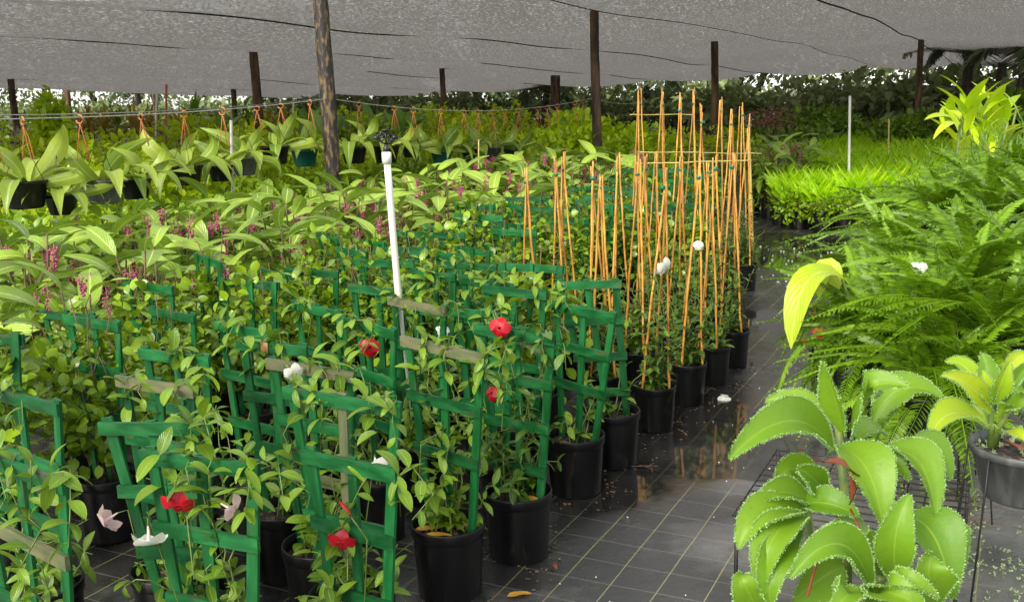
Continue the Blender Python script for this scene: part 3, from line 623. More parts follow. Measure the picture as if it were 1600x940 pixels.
# ------------------------------------------------------------------ densely overgrown trellises behind
def scatter_foliage(rng, n, shape, leaf, s0, s1, up=.8, outw=.9):
    """leaves through a volume: shape(n) -> points and outward directions"""
    P, O = shape(n); d = nrm(O * outw + rng.normal(0, .55, (n, 3)) + np.array([0, 0, -.12])); upv = nrm(rng.normal(0, .5, (n, 3)) + np.array([0, 0, up]) + O * .55)
    return frames(P, d, upv, rng.uniform(s0, s1, n))
def blob(rng, rx, ry, z0, z1, hollow=.55, lumps=5):
    """uneven rounded volume between two heights"""
    c = rng.normal(0, .33, (lumps, 3)) * (rx, ry, 0); c[:, 2] = rng.uniform(z0 + .3 * (z1 - z0), z1 - .25 * (z1 - z0), lumps)
    R = rng.uniform(.55, .8, lumps)
    def f(n):
        k = rng.integers(lumps, size=n); o = nrm(rng.normal(0, 1, (n, 3))); q = rng.uniform(hollow, 1, n)[:, None] ** .6
        P = c[k] + o * q * R[k][:, None] * np.array([rx, ry, (z1 - z0) * .55])
        P[:, 2] = np.clip(P[:, 2], z0 * .6, z1 * 1.08)
        return P, o
    return f
DENSEP = []
for s in range(4):
    rng = np.random.default_rng(40 + s)
    o = thing('trellised_vine', 'x', 'potted plant', (0, 0, -60), 0, 'overgrown trellised vines in the middle block')
    pot_and_soil(o, s, far=True); trellis(o, rng, .32, .82, nr=3, pitch=.17)
    ms = []
    f = scatter_foliage(rng, 430, blob(rng, .22, .20, .24, .86, .45, 8), None, .036, .064)
    g = join([spread(DENSE[k][0], f[k::3]) for k in range(3)])
    part('foliage', mesh('foliage', g, M['dense']), o, kind='stuff')
    st = [tube(wiggle(rng, (rng.normal(0, .03), 0, .2), (rng.uniform(-.15, .15), rng.normal(0, .05), rng.uniform(.7, .92)), 7, .03), .0025, 4) for _ in range(6)]
    part('vine_stem', mesh('vine_stem', join(st), M['brownstem']), o)
    remember(o); DENSEP.append(o)
used = set()
def place(protos, k, loc, rz, label, group=None, scale=1.):
    p = protos[k]
    if p.name not in used:
        used.add(p.name); p.location = [float(t) for t in loc]; p.rotation_euler = (0, 0, rz); p.scale = (scale,) * 3; p['label'] = label
        if group: p['group'] = group
        return p
    return copy_tree(p, loc, rz, label, group, scale)
near_bases = [np.array(o.location) for o in T.values()]
TEE = [(822, 268, 5.15), (868, 257, 5.5), (880, 250, 6.0), (926, 262, 5.2), (940, 275, 4.85), (965, 250, 5.6), (996, 256, 5.3), (1008, 250, 6.1), (1026, 248, 6.6), (1036, 274, 4.64), (1064, 250, 5.75), (1093, 260, 5.03), (1109, 256, 6.2), (1118, 247, 5.45), (1144, 246, 5.78)]
tee_bases = []
for (x, y, D) in TEE:
    p = aty(x, y, D); tee_bases.append(np.array([p[0] - .012 * (x - 1000) / 100, D, 0]))
cnt = 0
for ci, u in enumerate([-3.3, -2.95, -2.6, -2.25, -1.9]):
    for v in np.arange(1.5, 9.9, .42):
        vv = v + (ci % 2) * .2 + RNG.normal(0, .03); uu = u + RNG.normal(0, .03)
        P = uvp(uu, vv)
        if ci >= 3 and vv > 6.9: continue
        if min(np.linalg.norm(P[:2] - b[:2]) for b in near_bases + tee_bases) < .30: continue
        sx = 800 + F * P[0] / max(P[1], .1)
        if P[1] < 2.2 or sx < -90: continue
        if ci <= 0: lab = 'overgrown trellised vine in the far column beside the pale medinillas'
        elif ci <= 2: lab = 'overgrown trellised vine in the middle columns behind the bare green trellises'
        else: lab = 'overgrown trellised vine behind the open trellises and beside the bamboo canes'
        place(DENSEP, cnt % 4, P, RNG.normal(-.55, .2) + (3.14 if cnt % 3 == 0 else 0), lab, scale=RNG.uniform(.90, 1.06)); cnt += 1

# ------------------------------------------------------------------ bamboo cane tepees
def cane_geo(L, r, seed):
    rng = np.random.default_rng(seed); t = np.linspace(0, 1, 25); rr = r * (1.05 - .25 * t); rr = rr * (1 + .28 * ((np.arange(25) % 4) == 2))
    P = np.stack([np.cumsum(rng.normal(0, .0013, 25)), t * L, np.cumsum(rng.normal(0, .0013, 25))], 1)
    return tube(P, rr, 7)
CANE = [mesh('cane', cane_geo(1., .0056, s), M['cane']) for s in range(3)]
def cane_at(root, a, b, k, par=True):
    d = np.asarray(b, float) - a; m = frame(a, d); L = np.linalg.norm(d); m[:3, 1] *= L
    part('cane', CANE[k % 3], root, m)
tee_lab = ['leftmost bamboo cane tepee rising behind the green trellises', 'bamboo tepee just right of the leftmost one, front of a close pair', 'bamboo tepee just right of the leftmost one, rear of a close pair', 'bamboo tepee above the tapering trellis, with a green tie, left of two', 'bamboo tepee above the level trellis, short with a low green tie', 'bamboo tepee with the tall green-tied tip behind the level trellis', 'bamboo tepee leaning left of the front path-edge tepee', 'bamboo tepee behind the front path-edge tepee, left one of two', 'bamboo tepee behind the front path-edge tepee, right one of two', 'first bamboo tepee on the path edge, white trumpet flower beside its canes', 'bamboo tepee between the first and second path-edge tepees, set back', 'second bamboo tepee on the path edge with a thick green tie', 'rear bamboo tepee behind the second path-edge pot', 'third bamboo tepee along the path edge', 'last bamboo tepee on the path edge, in the pot farthest along']
EDGE = {9: (1023, 668), 11: (1073, 628), 13: (1112, 597), 14: (1143, 570)}   # pots that stand on the path edge
def tepee(i, x, y, D, lab, nleaf=True, spreadr=.075, group='bamboo tepees in black pots', cl=0):
    rng = np.random.default_rng(300 + i + cl); p = aty(x, y, D); zt = p[2]; b = np.array([p[0] - .012 * (x - 1000) / 100, D, 0])
    if i in EDGE and not cl: q = atz(*EDGE[i]); b = np.array([q[0], q[1], 0.])
    root = thing('bamboo_tepee', lab, 'potted plant', b, rng.uniform(0, 6.28), group)
    pot_and_soil(root, i, small=True)
    R = rotz(-root.rotation_euler[2])[:3, :3]; top = R @ (p - b); a0 = rng.uniform(0, 2.1)
    for k in range(3):
        a = a0 + k * 2.094 + rng.normal(0, .2); foot = np.array([spreadr * math.cos(a), spreadr * math.sin(a), .17]); off = rng.normal(0, .006, 3)
        tip = top + (top - foot) * rng.uniform(.0, .05) + off; cane_at(root, foot, tip, k)
    tz = top * .955 + np.array([0, 0, 0]); part('tie', TIEM, root, rotz(rng.uniform(0, 6), tz, rng.uniform(.55, .85)))
    paths = []
    for k in range(11):
        a = rng.uniform(0, 6.28); r = rng.uniform(.05, .15); paths.append(wiggle(rng, (rng.normal(0, .02), rng.normal(0, .02), .18), (r * math.cos(a), r * math.sin(a), rng.uniform(.28, .60)), 7, .012, (0, 0, .03)))
    for k in range(3):
        paths.append(wiggle(rng, (0, 0, .18), (top[0] * .6 + rng.normal(0, .04), top[1] * .6 + rng.normal(0, .04), rng.uniform(.5, .8)), 9, .02))
    part('vine_stem', mesh('vine_stem', join([tube(q, .002, 4) for q in paths]), M['stem']), root)
    fr = vine_leaves(rng, paths, .05, .05, .085)
    if nleaf:
        for f in fr: part('leaf', VINE[int(rng.integers(5))][1][int(rng.uniform() < .6)], root, f)
    else:
        part('foliage', mesh('foliage', spread(VINE[0][0], fr), M['vinedark']), root, kind='stuff')
    return root
for i, (x, y, D) in enumerate(TEE):
    T['B%d' % i] = tepee(i, x, y, D, tee_lab[i], nleaf=D < 5.9)
FL('B9', 1040, 420, (.5, -.5, -.35), 'white', 1.1, 4.6)
FL('B11', 1092, 383, (.1, -.8, .3), 'white', .6, 5.0)
tall = [(999, 146, 7.2), (1036, 150, 8.1), (1062, 158, 7.4), (1084, 148, 8.4), (1098, 176, 7.0), (1128, 160, 8.0), (1143, 180, 7.3), (1160, 168, 8.6), (1172, 184, 8.0)]
for i, (x, y, D) in enumerate(tall):
    T['C%d' % i] = tepee(i, x, y, D, 'taller pale bamboo tepee in the back rows, %s from the left' % ORD[i], False, .085, 'taller bamboo tepees at the back', 50)
def lone_cane(x0, y0, D0, x1, y1, D1, lab, mat='canepale', r=.0038, name='bamboo_crossbar', cat='bamboo cane', grp='canes tying the tall tepees'):
    a, b = aty(x0, y0, D0), aty(x1, y1, D1); L = np.linalg.norm(b - a)
    o = thing(name, lab, cat, a, 0, grp); part('cane', mesh('cane', cane_geo(L, r, int(x0)), M[mat]), o, frame((0, 0, 0), b - a)); return o
lone_cane(985, 179, 7.2, 1085, 180, 7.6, 'level pale cane tied across the tall tepees, upper one')
lone_cane(1000, 238, 6.9, 1190, 243, 7.6, 'level pale cane tied across the tall tepees, lower one')
lone_cane(1010, 255, 6.2, 1175, 250, 6.5, 'thin cane tied across the tips of the nearer tepees')

# ------------------------------------------------------------------ medinillas: big pale leaves, hanging pink flower heads
MEDI = leafset(lance, .31, [M['medi']], n=6, nseg=8, nc=4, seed=11, droop=.62, fold=.25, wave=.03)
MEDIN = leafset(ovate, .34, [M['medi']], n=2, nseg=8, nc=4, seed=12, droop=.5, fold=.25, wave=.04)
bud = join([lathe([(.001, -1), (.6, -.6), (.85, 0), (.5, .7), (.001, 1)], 7)])
def panicle(seed, L=.17):
    rng = np.random.default_rng(seed); ms = []
    for _ in range(46):
        t = rng.uniform(0, 1) ** .8; r = .022 * (1.2 - t) + .004; a = rng.uniform(0, 6.28)
        ms.append(rotz(a, (r * math.cos(a) * rng.uniform(.4, 1), r * math.sin(a) * rng.uniform(.4, 1), -t * L), rng.uniform(.0045, .008)))
    stalk = tube([(0, 0, .02), (.003, 0, -L * .5), (0, .004, -L)], .002, 4)
    return mesh('flower_cluster', join([spread(bud, ms), stalk]), M['panicle'])
PAN = [panicle(s, l) for s, l in ((1, .15), (2, .20), (3, .09))]
MEDP = []
for s in range(5):
    rng = np.random.default_rng(70 + s)
    o = thing('potted_medinilla', 'x', 'potted plant', (0, 0, -60), 0, 'medinillas in black pots')
    pot_and_soil(o, s, far=True); st = []
    for k in range(7):
        a = k * .9 + rng.normal(0, .2); r = rng.uniform(.05, .20); tip = np.array([r * math.cos(a), r * math.sin(a), rng.uniform(.58, .92)])
        p = wiggle(rng, (rng.normal(0, .03), rng.normal(0, .03), .2), tip, 6, .012); st.append(tube(p, .005, 5))
        for j in range(5):
            q = p[-1] * (1 - .09 * j) if j < 2 else p[3]; b = a + j * 1.7 + rng.normal(0, .3)
            d = np.array([math.cos(b), math.sin(b), rng.uniform(.15, 1.3) - .16 * j])
            part('leaf', (MEDI[int(rng.integers(6))] if rng.uniform() < .7 else MEDIN[int(rng.integers(2))])[1][0], o, frame(q, d, (rng.normal(0, .35), rng.normal(0, .35), 1), rng.uniform(.18, .36)))
    part('plant_stem', mesh('plant_stem', join(st), M['brownstem']), o)
    for k in range(4):
        a = rng.uniform(0, 6.28); r = rng.uniform(.10, .26); part('flower_cluster', PAN[int(rng.integers(3))], o, rotz(a, (r * math.cos(a), r * math.sin(a), rng.uniform(.58, .95))))
    remember(o); MEDP.append(o)
k = 0
for row, u in enumerate((-3.75, -4.2, -4.65, -5.1)):
    vs = np.arange(2.2 + .22 * (row % 2), 10.8, .47)
    for i, v in enumerate(vs):
        P = uvp(u + RNG.normal(0, .05), v + RNG.normal(0, .05))
        if 800 + F * P[0] / P[1] < -60: continue
        place(MEDP, k % 5, P, RNG.uniform(0, 6.28), ('pale medinilla with pink flowers, %s from the near end of its %s row' % (ORD[i], ['front', 'second', 'third', 'rear'][row])), scale=RNG.uniform(.88, 1.08)); k += 1
# the row goes on behind the tepees
for i, (x, y, D) in enumerate([(846, 262, 11.2), (880, 258, 11.8), (915, 256, 12.3), (955, 250, 12.0), (985, 252, 12.8), (1030, 235, 12.5), (1075, 232, 13.2), (1120, 230, 12.6), (1180, 222, 13.2), (1205, 226, 12.6), (1232, 222, 13.6), (1255, 224, 13.0), (1215, 215, 14.6), (1240, 214, 15.2)]):
    p = aty(x, y, D); place(MEDP, k % 5, (p[0], p[1], 0), RNG.uniform(0, 6.28), 'far medinilla with pale leaves behind the bamboo tepees, %s from the left' % ORD[i], scale=max(.7, p[2] / .92)); k += 1

# ------------------------------------------------------------------ hanging baskets of strap-leaved plants on a wire
STRAP = []
for i in range(5):
    rng = np.random.default_rng(210 + i); e = rng.uniform(-.5, .05)
    g = blade((0, 0, 0), (rng.normal(0, .06), .62, .40 + rng.uniform(-.1, .1)), (rng.normal(0, .12), .80 + rng.uniform(-.1, .1), e), .205 * rng.uniform(.8, 1.25), nseg=10, nc=4, fold=.30, prof=lambda t: (.5 + 1.15 * t - .75 * t * t) * np.minimum(1, (np.maximum(1 - t, 0) * 2.4) ** .8), wave=.02, ph=i)
    STRAP.append((g, [mesh('leaf', g, M['strap'])]))
def hook_geo(L=.20):
    t = np.linspace(0, 1, 9); a = -math.pi * .9 + t * math.pi * 1.5
    crook = np.stack([.022 * np.cos(a) + .0, t * 0, .022 * np.sin(a) + .005], 1)[::-1]
    shank = np.array([(0, 0, -.02), (.004, 0, -.05), (-.006, .0, -.09)])
    g = [tube(np.vstack([crook]), .0045, 6)]
    for s in (-1, 1):
        g.append(tube([(.0, 0, -.015), (.012 * s, 0, -.07), (.035 * s, .01 * s, -L)], .0026, 5))
    g.append(tube([(0, 0, -.02), (0, .02, -.08), (.004, .035, -L)], .0026, 5))
    return join(g)
HOOK = mesh('hook', hook_geo(), M['hook'])
def bowl(r=.12, h=.15): return lathe([(.001, 0), (r * .70, 0), (r * .74, .008), (r * .97, h * .86), (r * 1.03, h * .88), (r * 1.04, h), (r * .98, h), (r * .90, h * .7)], 22)
BOWL = [mesh('pot', bowl(), M['greypot']), mesh('pot', bowl(), M['pot']), mesh('pot', bowl(), M['greenpot'])]
BSOIL = mesh('soil', soil_geo(.108, .128, 31, 6), [M['soil'], M['chip']])
BASK = []
for s in range(5):
    rng = np.random.default_rng(90 + s)
    o = thing('hanging_basket', 'x', 'hanging basket', (0, 0, -60), 0, 'strap-leaved hanging baskets on the wire')
    part('pot', BOWL[(0, 1, 0, 1, 2)[s]], o); part('soil', BSOIL, o)
    wires = [tube([(0.11 * math.cos(a), .11 * math.sin(a), .145), (.03 * math.cos(a), .03 * math.sin(a), .34), (0, 0, .44)], .0018, 4) for a in (.3, 2.4, 4.5)]
    part('hanger_wire', mesh('hanger_wire', join(wires), M['darkwire']), o)
    n = 11
    for k in range(n):
        b = k * 2.4 + rng.normal(0, .2); el = rng.uniform(-.15, .3) if k < 8 else .9
        part('leaf', STRAP[int(rng.integers(5))][1][0], o, frame((.015 * math.cos(b), .015 * math.sin(b), .12), (math.cos(b), math.sin(b), el), (0, 0, 1) if k < 7 else (math.cos(b + 1), math.sin(b + 1), .2), rng.uniform(.40, .56)))
    remember(o); BASK.append(o)
WIRE0 = [aty(-40, 187, 5.6), aty(515, 154, 9.0), aty(928, 153, 12.6), aty(1000, 160, 13.6)]
def sag(a, b, n=24, s=.10):
    t = np.linspace(0, 1, n)[:, None]; P = a * (1 - t) + b * t; P[:, 2] -= s * 4 * t[:, 0] * (1 - t[:, 0]); return P
WP = [sag(WIRE0[0], WIRE0[1], s=.035), sag(WIRE0[1], WIRE0[2], s=.13), sag(WIRE0[2], WIRE0[3], s=.04)]
thing('hanging_wire', 'grey wire for the baskets, running from the left edge to the tall dark post', 'wire', me=mesh('hanging_wire', tube(WP[0], .0035, 5), M['wire']))
thing('hanging_wire', 'grey sagging wire with orange hooks, from the tall dark post to the brown post', 'wire', me=mesh('hanging_wire', tube(np.vstack([WP[1], WP[2][1:]]), .0035, 5), M['wire']))
W2 = sag(aty(-40, 180, 7.6), aty(515, 152, 12.), s=.05); thing('hanging_wire', 'second thinner wire behind the basket wire at the left', 'wire', me=mesh('hanging_wire', tube(W2, .004, 5), M['wire']))
baskets = [(22, 292, 5.9), (106, 284, 6.3), (178, 276, 6.8), (232, 270, 7.2), (292, 262, 7.6), (340, 258, 8.0), (378, 250, 8.4), (425, 240, 8.8), (470, 236, 9.3), (553, 230, 9.8), (605, 231, 10.1), (640, 226, 10.5), (690, 238, 10.9), (735, 228, 11.4), (772, 230, 11.8), (802, 230, 12.1)]
for i, (x, y, D) in enumerate(baskets):
    p = aty(x, y, D); place(BASK, int(RNG.integers(5)), (p[0], p[1] + RNG.normal(0, .12), p[2] - .145 + RNG.normal(0, .025)), RNG.uniform(0, 6.28), 'hanging pot of arching grey-green strap leaves, %s along the wire from the left' % ORD[i], scale=RNG.uniform(.8, 1.12))
hooks = [(8, 5.7, 0), (42, 5.9, 0), (105, 6.3, 0), (165, 6.8, 0), (232, 7.2, 0), (290, 7.6, 0), (338, 8.0, 0), (380, 8.3, 0), (428, 8.7, 0)] + [(x, 9 + (x - 515) * .0087, 1) for x in (548, 592, 617, 655, 690, 712, 735, 757, 780, 815, 833, 852, 888, 905)]
for i, (x, D, wi) in enumerate(hooks):
    W = WP[wi]; q = np.array([np.interp(D, W[:, 1], W[:, c]) for c in range(3)])
    o = thing('hanger_hook', 'orange hanger hook on the wire %s the tall dark post, %s from left' % ('left of' if wi == 0 else 'right of', ORD[i if wi == 0 else i - 9]), 'hook', q - (0, 0, .018), RNG.uniform(-.8, .8), 'orange hooks on the wires', me=HOOK)
    o.scale = (1.1, 1.1, RNG.uniform(.8, 1.3))

# ------------------------------------------------------------------ bushes and far rows
def bush_protos(name, label, grp, mat, prof, wd, n, leafsize, dims, k=3, seed=0, lumps=7, hollow=.5, nseg=4, droop=.15, cat='bush', pot=False, stems=5, up=.8):
    r = []
    for s in range(k):
        rng = np.random.default_rng(seed * 100 + s); rx, ry, z0, z1 = dims
        o = thing(name, label, cat, (0, 0, -60), 0, grp)
        L = [leafset(prof, wd, [], n=2, nseg=nseg, seed=seed * 7 + s, droop=droop)[j][0] for j in range(2)]
        f = scatter_foliage(rng, n, blob(rng, rx, ry, z0, z1, hollow, lumps), None, leafsize * .75, leafsize * 1.25, up)
        part('foliage', mesh('foliage', join([spread(L[0], f[::2]), spread(L[1], f[1::2])]), M[mat]), o, kind='stuff')
        st = [tube(wiggle(rng, (rng.normal(0, .04), rng.normal(0, .04), .0 if not pot else .2), (rng.normal(0, rx * .4), rng.normal(0, ry * .4), z1 * .75), 6, .02), [.010, .009, .008, .007, .006, .005], 5) for _ in range(stems)]
        part('stem', mesh('stem', join(st), M['brownstem']), o)
        if pot: part('pot', POT_FAR, o)
        remember(o); r.append(o)
    return r
HEDGE = bush_protos('round_bush', 'x', 'bright green bushes right of the hanging baskets', 'bush', ovate, .6, 1500, .088, (.62, .55, .15, 1.0), seed=3)
for i, (x, y, D) in enumerate([(800, 222, 13.4), (838, 210, 13.8), (880, 196, 14.2), (925, 190, 14.0), (965, 194, 14.4), (1000, 205, 14.8), (860, 215, 12.9), (945, 212, 13.0)]):
    p = aty(x, y, D); place(HEDGE, i % 3, (p[0], p[1], 0), RNG.uniform(0, 6), 'bright round-leaved bush in the hedge below the brown post, %s' % ['left end', 'second from the left end', 'third from the left end', 'highest middle one', 'just right of the middle', 'right end by the tepees', 'front left one', 'front right one'][i], scale=p[2] / 1.0)
YEL = bush_protos('yellow_green_bush', 'x', 'yellow-green plants behind the baskets', 'yellowbush', lance, .5, 900, .10, (.6, .55, .1, 1.0), seed=4)
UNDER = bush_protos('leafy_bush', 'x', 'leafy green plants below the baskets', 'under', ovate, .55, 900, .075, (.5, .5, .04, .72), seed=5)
k = 0
for row, (u, tall_, v0, v1, st) in enumerate([(-6.2, .72, 4.2, 13., .8), (-6.95, .78, 4.6, 14., .85)]):
    for v in np.arange(v0, v1, st):
        P = uvp(u + RNG.normal(0, .08), v)
        if 800 + F * P[0] / P[1] < -80: continue
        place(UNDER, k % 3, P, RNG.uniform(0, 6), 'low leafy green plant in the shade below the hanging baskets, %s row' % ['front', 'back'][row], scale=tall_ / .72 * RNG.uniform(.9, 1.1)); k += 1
k = 0
for row, (u, zt, v0, v1, st) in enumerate([(-7.8, 1.08, 5, 17, .9), (-9.2, 1.2, 6, 20, 1.0), (-11.2, 1.28, 8, 24, 1.2), (-14., 1.34, 10, 28, 1.5)]):
    for v in np.arange(v0, v1, st):
        P = uvp(u + RNG.normal(0, .15), v + RNG.normal(0, .1)); px = 800 + F * P[0] / P[1]
        if px < -60 or px > 800: continue
        place([YEL, YEL, YEL, UNDER, YEL][int(RNG.integers(5))], k % 3, P, RNG.uniform(0, 6), 'leafy plant in the bright yellow-green rows far behind the hanging baskets, %s row' % ORD[row], 'yellow-green plants behind the baskets', scale=zt * RNG.uniform(.85, 1.1)); k += 1
for i, (x, y, D) in enumerate([(1010, 200, 17.), (1050, 205, 17.5), (1095, 200, 18), (1140, 200, 18.5), (1015, 215, 15.5), (1060, 212, 16.), (760, 205, 19), (720, 200, 20), (640, 200, 20), (580, 198, 21), (530, 196, 20)]):
    p = aty(x, y, D); place(YEL, i % 3, (p[0], p[1], 0), RNG.uniform(0, 6), 'pale yellow-green plant %s, %s of its group' % ('behind the tall tepees' if i < 6 else 'beyond the sagging hook wire', ORD[i if i < 6 else i - 6]), scale=p[2] / 1.0)
# big bright shrub at the left, orange spiky plants, broad upright leaves
SH = bush_protos('bright_shrub', 'bright green upright shrub standing above the far plants at the left', None, 'bush', ovate, .55, 700, .17, (.38, .38, .5, 2.0), k=1, seed=6, lumps=9)[0]
p = aty(74, 140, 17.); SH.location = (p[0], p[1], 0); SH.scale = (p[2] / 2.0,) * 3
def spiky(i, x, y, D, lab, mat, n=46, L=.5):
    rng = np.random.default_rng(500 + i); p = aty(x, y, D)
    o = thing('spiky_plant', lab, 'plant', (p[0], p[1], 0), 0, 'spiky orange-green plants at the back')
    h = p[2] - L * .6; part('stem', mesh('stem', tube([(0, 0, 0), (.02, 0, h * .5), (0, 0, h)], .03, 7), M['brownstem']), o)
    g = blade((0, 0, 0), (0, .5, .1), (0, 1, -.18), .09, nseg=4, prof=lance, fold=.3); dirs = nrm(rng.normal(0, 1, (n, 3)) + (0, 0, .55))
    part('foliage', mesh('foliage', spread(g, frames(np.tile([0, 0, h], (n, 1)) + rng.normal(0, .04, (n, 3)), dirs, np.tile([0, 0, 1.], (n, 1)), rng.uniform(.6, 1.1, n) * L)), M[mat]), o, kind='stuff')
for i, a in enumerate([(385, 162, 22), (415, 172, 21.5), (455, 170, 22), (490, 172, 23), (135, 172, 20), (160, 178, 20.5), (180, 170, 22), (205, 172, 21), (232, 176, 21.5), (300, 158, 23), (275, 170, 22)]):
    spiky(i, *a, 'spiky plant with %s leaves in the back row, %s from the left' % ('orange-tinted' if i % 3 else 'olive', ['sixth', 'seventh', 'eighth', 'ninth', 'first', 'second', 'third', 'fourth', 'fifth', 'eleventh', 'tenth'][i]), 'cordy' if i % 3 else 'grassy', L=.62)
BAN = leafset(oblong, .30, [M['banana']], n=4, nseg=8, seed=41, droop=.2, fold=.2)
def broadleaf(i, x, y, D, lab, n=9, L=.75, mat=None, grp='broad upright leaf plants at the back', e0=1., e1=3.):
    rng = np.random.default_rng(600 + i); p = aty(x, y, D); h = max(p[2] - L * .95, .2)
    o = thing('broad_leaf_plant', lab, 'plant', (p[0], p[1], 0), 0, grp)
    part('stem', mesh('stem', tube([(0, 0, 0), (.02, 0, h * .5), (0, 0, h + .1)], [.05, .045, .03], 7), M['stem']), o)
    for k in range(n):
        a = k * 2.4 + rng.normal(0, .3); s = L * rng.uniform(.6, 1.05)
        part('leaf', BAN[int(rng.integers(4))][1][0], o, frame((0, 0, h * rng.uniform(.75, 1)), (math.cos(a), math.sin(a), rng.uniform(e0, e1)), (math.cos(a + rng.normal(0, .6)) * -.8, -.6, .6), s))
    return o
for i, a in enumerate([(480, 150, 19.), (512, 158, 18), (545, 160, 19), (628, 138, 18), (600, 160, 20), (665, 160, 21), (880, 140, 17), (905, 160, 18), (790, 165, 20), (340, 160, 20), (575, 150, 22), (735, 165, 21)]):
    broadleaf(i, *a, 'upright broad-leaved plant before the far trees, %s' % ['left of the tall dark post', 'right of the tall dark post', 'right of the dark post, second', 'tallest, left of the slim far post', 'left of the tallest one', 'beside the slim far post', 'left of the brown post', 'small one touching the brown post', 'above the hook wire', 'left of the tallest left post', 'third right of the dark post', 'right of the slim far post'][i])

# ------------------------------------------------------------------ trees beyond the nets
leafT = blade((0, 0, 0), (0, .5, .08), (0, 1, -.1), .5, nseg=3, prof=ovate)
def tree(i, x, D, h, lab, cw=2.6, z0=1.0, n=2200, ls=.26):
    rng = np.random.default_rng(700 + i); p = aty(x, 150, D)
    o = thing('leafy_tree', lab, 'tree', (p[0], p[1], 0), rng.uniform(0, 6), 'trees beyond the shade house')
    tr = [tube(wiggle(rng, (0, 0, -.1), (rng.normal(0, .3), rng.normal(0, .3), h * .7), 8, .08), np.linspace(.20, .08, 8), 9)]
    for _ in range(7):
        a = rng.uniform(0, 6.28); z = rng.uniform(.25, .6) * h; tr.append(tube(wiggle(rng, (0, 0, z), (math.cos(a) * cw * .6, math.sin(a) * cw * .6, z + rng.uniform(.3, 1.4)), 6, .08), np.linspace(.08, .02, 6), 6))
    part('trunk', mesh('trunk', join(tr), M['bark']), o)
    f = scatter_foliage(rng, n, blob(rng, cw, cw, z0, h, .3, 12), None, ls * .7, ls * 1.3, .6)
    part('crown', mesh('crown', spread(leafT, f), M['tree']), o, kind='stuff')
def palm(i, x, D, h, lab, n=24, L=2.0):
    rng = np.random.default_rng(800 + i); p = aty(x, 150, D)
    o = thing('palm_tree', lab, 'tree', (p[0], p[1], 0), rng.uniform(0, 6), 'palms beyond the shade house')
    P = wiggle(rng, (0, 0, -.1), (rng.normal(0, .2), rng.normal(0, .2), h), 9, .05); part('trunk', mesh('trunk', tube(P, .14 + .02 * np.sin(np.arange(9) * 2.), 10), M['bark']), o)
    for v in range(3):
        pass
    for k in range(n):
        a = k * 2.4 + rng.normal(0, .2); el = rng.uniform(-.5, 1.2)
        part('frond', PALMF[k % 3], o, frame(P[-1] + (0, 0, rng.uniform(-.2, .1)), (math.cos(a), math.sin(a), el), (0, 0, 1), L * rng.uniform(.8, 1.15)))
def frond_geo(n=30, wl=.28, droop=.35, lw=.028, seed=0, tip=.25, base=.08, zig=.12, lift=.12):
    """arching midrib with leaflets on both sides, unit length along +Y"""
    rng = np.random.default_rng(seed); t = np.linspace(0, 1, 14)
    C = np.stack([.03 * np.sin(t * 3 + seed), t * (1 - .12 * t), lift * 2 * t - (droop + lift) * t * t], 1); ms = []
    leaf = blade((0, 0, 0), (0, .5, .05), (0, 1, -.12), 1., nseg=3, nc=1, prof=lance, fold=0)
    for k in range(n):
        q = base + (1 - base) * (k + .5) / n; c = np.array([np.interp(q, t, C[:, j]) for j in range(3)]); c2 = np.array([np.interp(min(q + .03, 1), t, C[:, j]) for j in range(3)]); tn = nrm(c2 - c) if q < .97 else tn
        ln = wl * (math.sin(math.pi * (q * .80 + .18)) ** .7) * rng.uniform(.9, 1.08) * (1 if q < .9 else .7)
        S = nrm(np.cross(tn, [0, 0, 1.]))
        for s in (1, -1):
            d = S * s + tn * (.35 + tip * q) + np.array([0, 0, rng.normal(-.06, zig)])
            m = frame(c, d, np.array([0, 0, 1.]) + S * s * rng.normal(0, .2), ln); m[:3, 0] *= lw / ln; ms.append(m)
    return join([spread(leaf, ms), tube(C, np.linspace(.007, .002, 14), 4)])
PALMF = [mesh('frond', frond_geo(26, .42, .5, .045, s), M['palm']) for s in range(3)]
trees = [(-20, 52, 7), (70, 60, 8), (150, 55, 7.5), (240, 62, 8), (320, 54, 7), (400, 58, 8), (470, 52, 6.5), (560, 60, 8), (640, 55, 7), (740, 52, 7.5), (800, 57, 7), (880, 54, 8), (960, 50, 7), (1040, 52, 7.5), (1110, 48, 7), (1190, 46, 7.5), (1270, 44, 7), (1340, 42, 7), (1420, 40, 7), (1500, 43, 7.5), (1600, 42, 7), (1680, 36, 7)]
for i, (x, D, h) in enumerate(trees):
    tree(i, x, D, h, 'dark leafy tree beyond the shade house, %s from the left' % ORD[i], z0=(.7, 1.4)[i % 2], n=(2300, 1900)[i % 2])
palms = [(215, 49, 3.0), (430, 50, 2.6), (520, 47, 3.2), (610, 50, 2.4), (715, 46, 2.4), (820, 47, 3.0), (1010, 44, 2.8), (1160, 42, 3.0), (1515, 27, 2.9), (1590, 25, 2.7), (1560, 33, 3.4), (850, 43, 2.2), (940, 45, 2.6)]
for i, (x, D, h) in enumerate(palms):
    palm(i, x, D, h, 'grey-green palm beyond the net edge, %s' % ['left of the tallest left post', 'right of the tallest left post', 'right of the tall dark post', 'left of the slim far post', 'right of the slim far post', 'left of the wide dark post', 'just right of the brown post', 'behind the tall tepees', 'at the upper right, left one', 'at the upper right edge, lowest and nearest', 'at the upper right, farthest', 'low one beside the wide dark post', 'low one touching the brown post'][i], L=(2.0 if i not in (8, 9, 10) else 1.6))
DARKB = bush_protos('dark_shrub', 'x', 'dark shrubs behind the lime green bed', 'vine', ovate, .5, 1000, .22, (1.1, .9, .05, 1.5), seed=8)
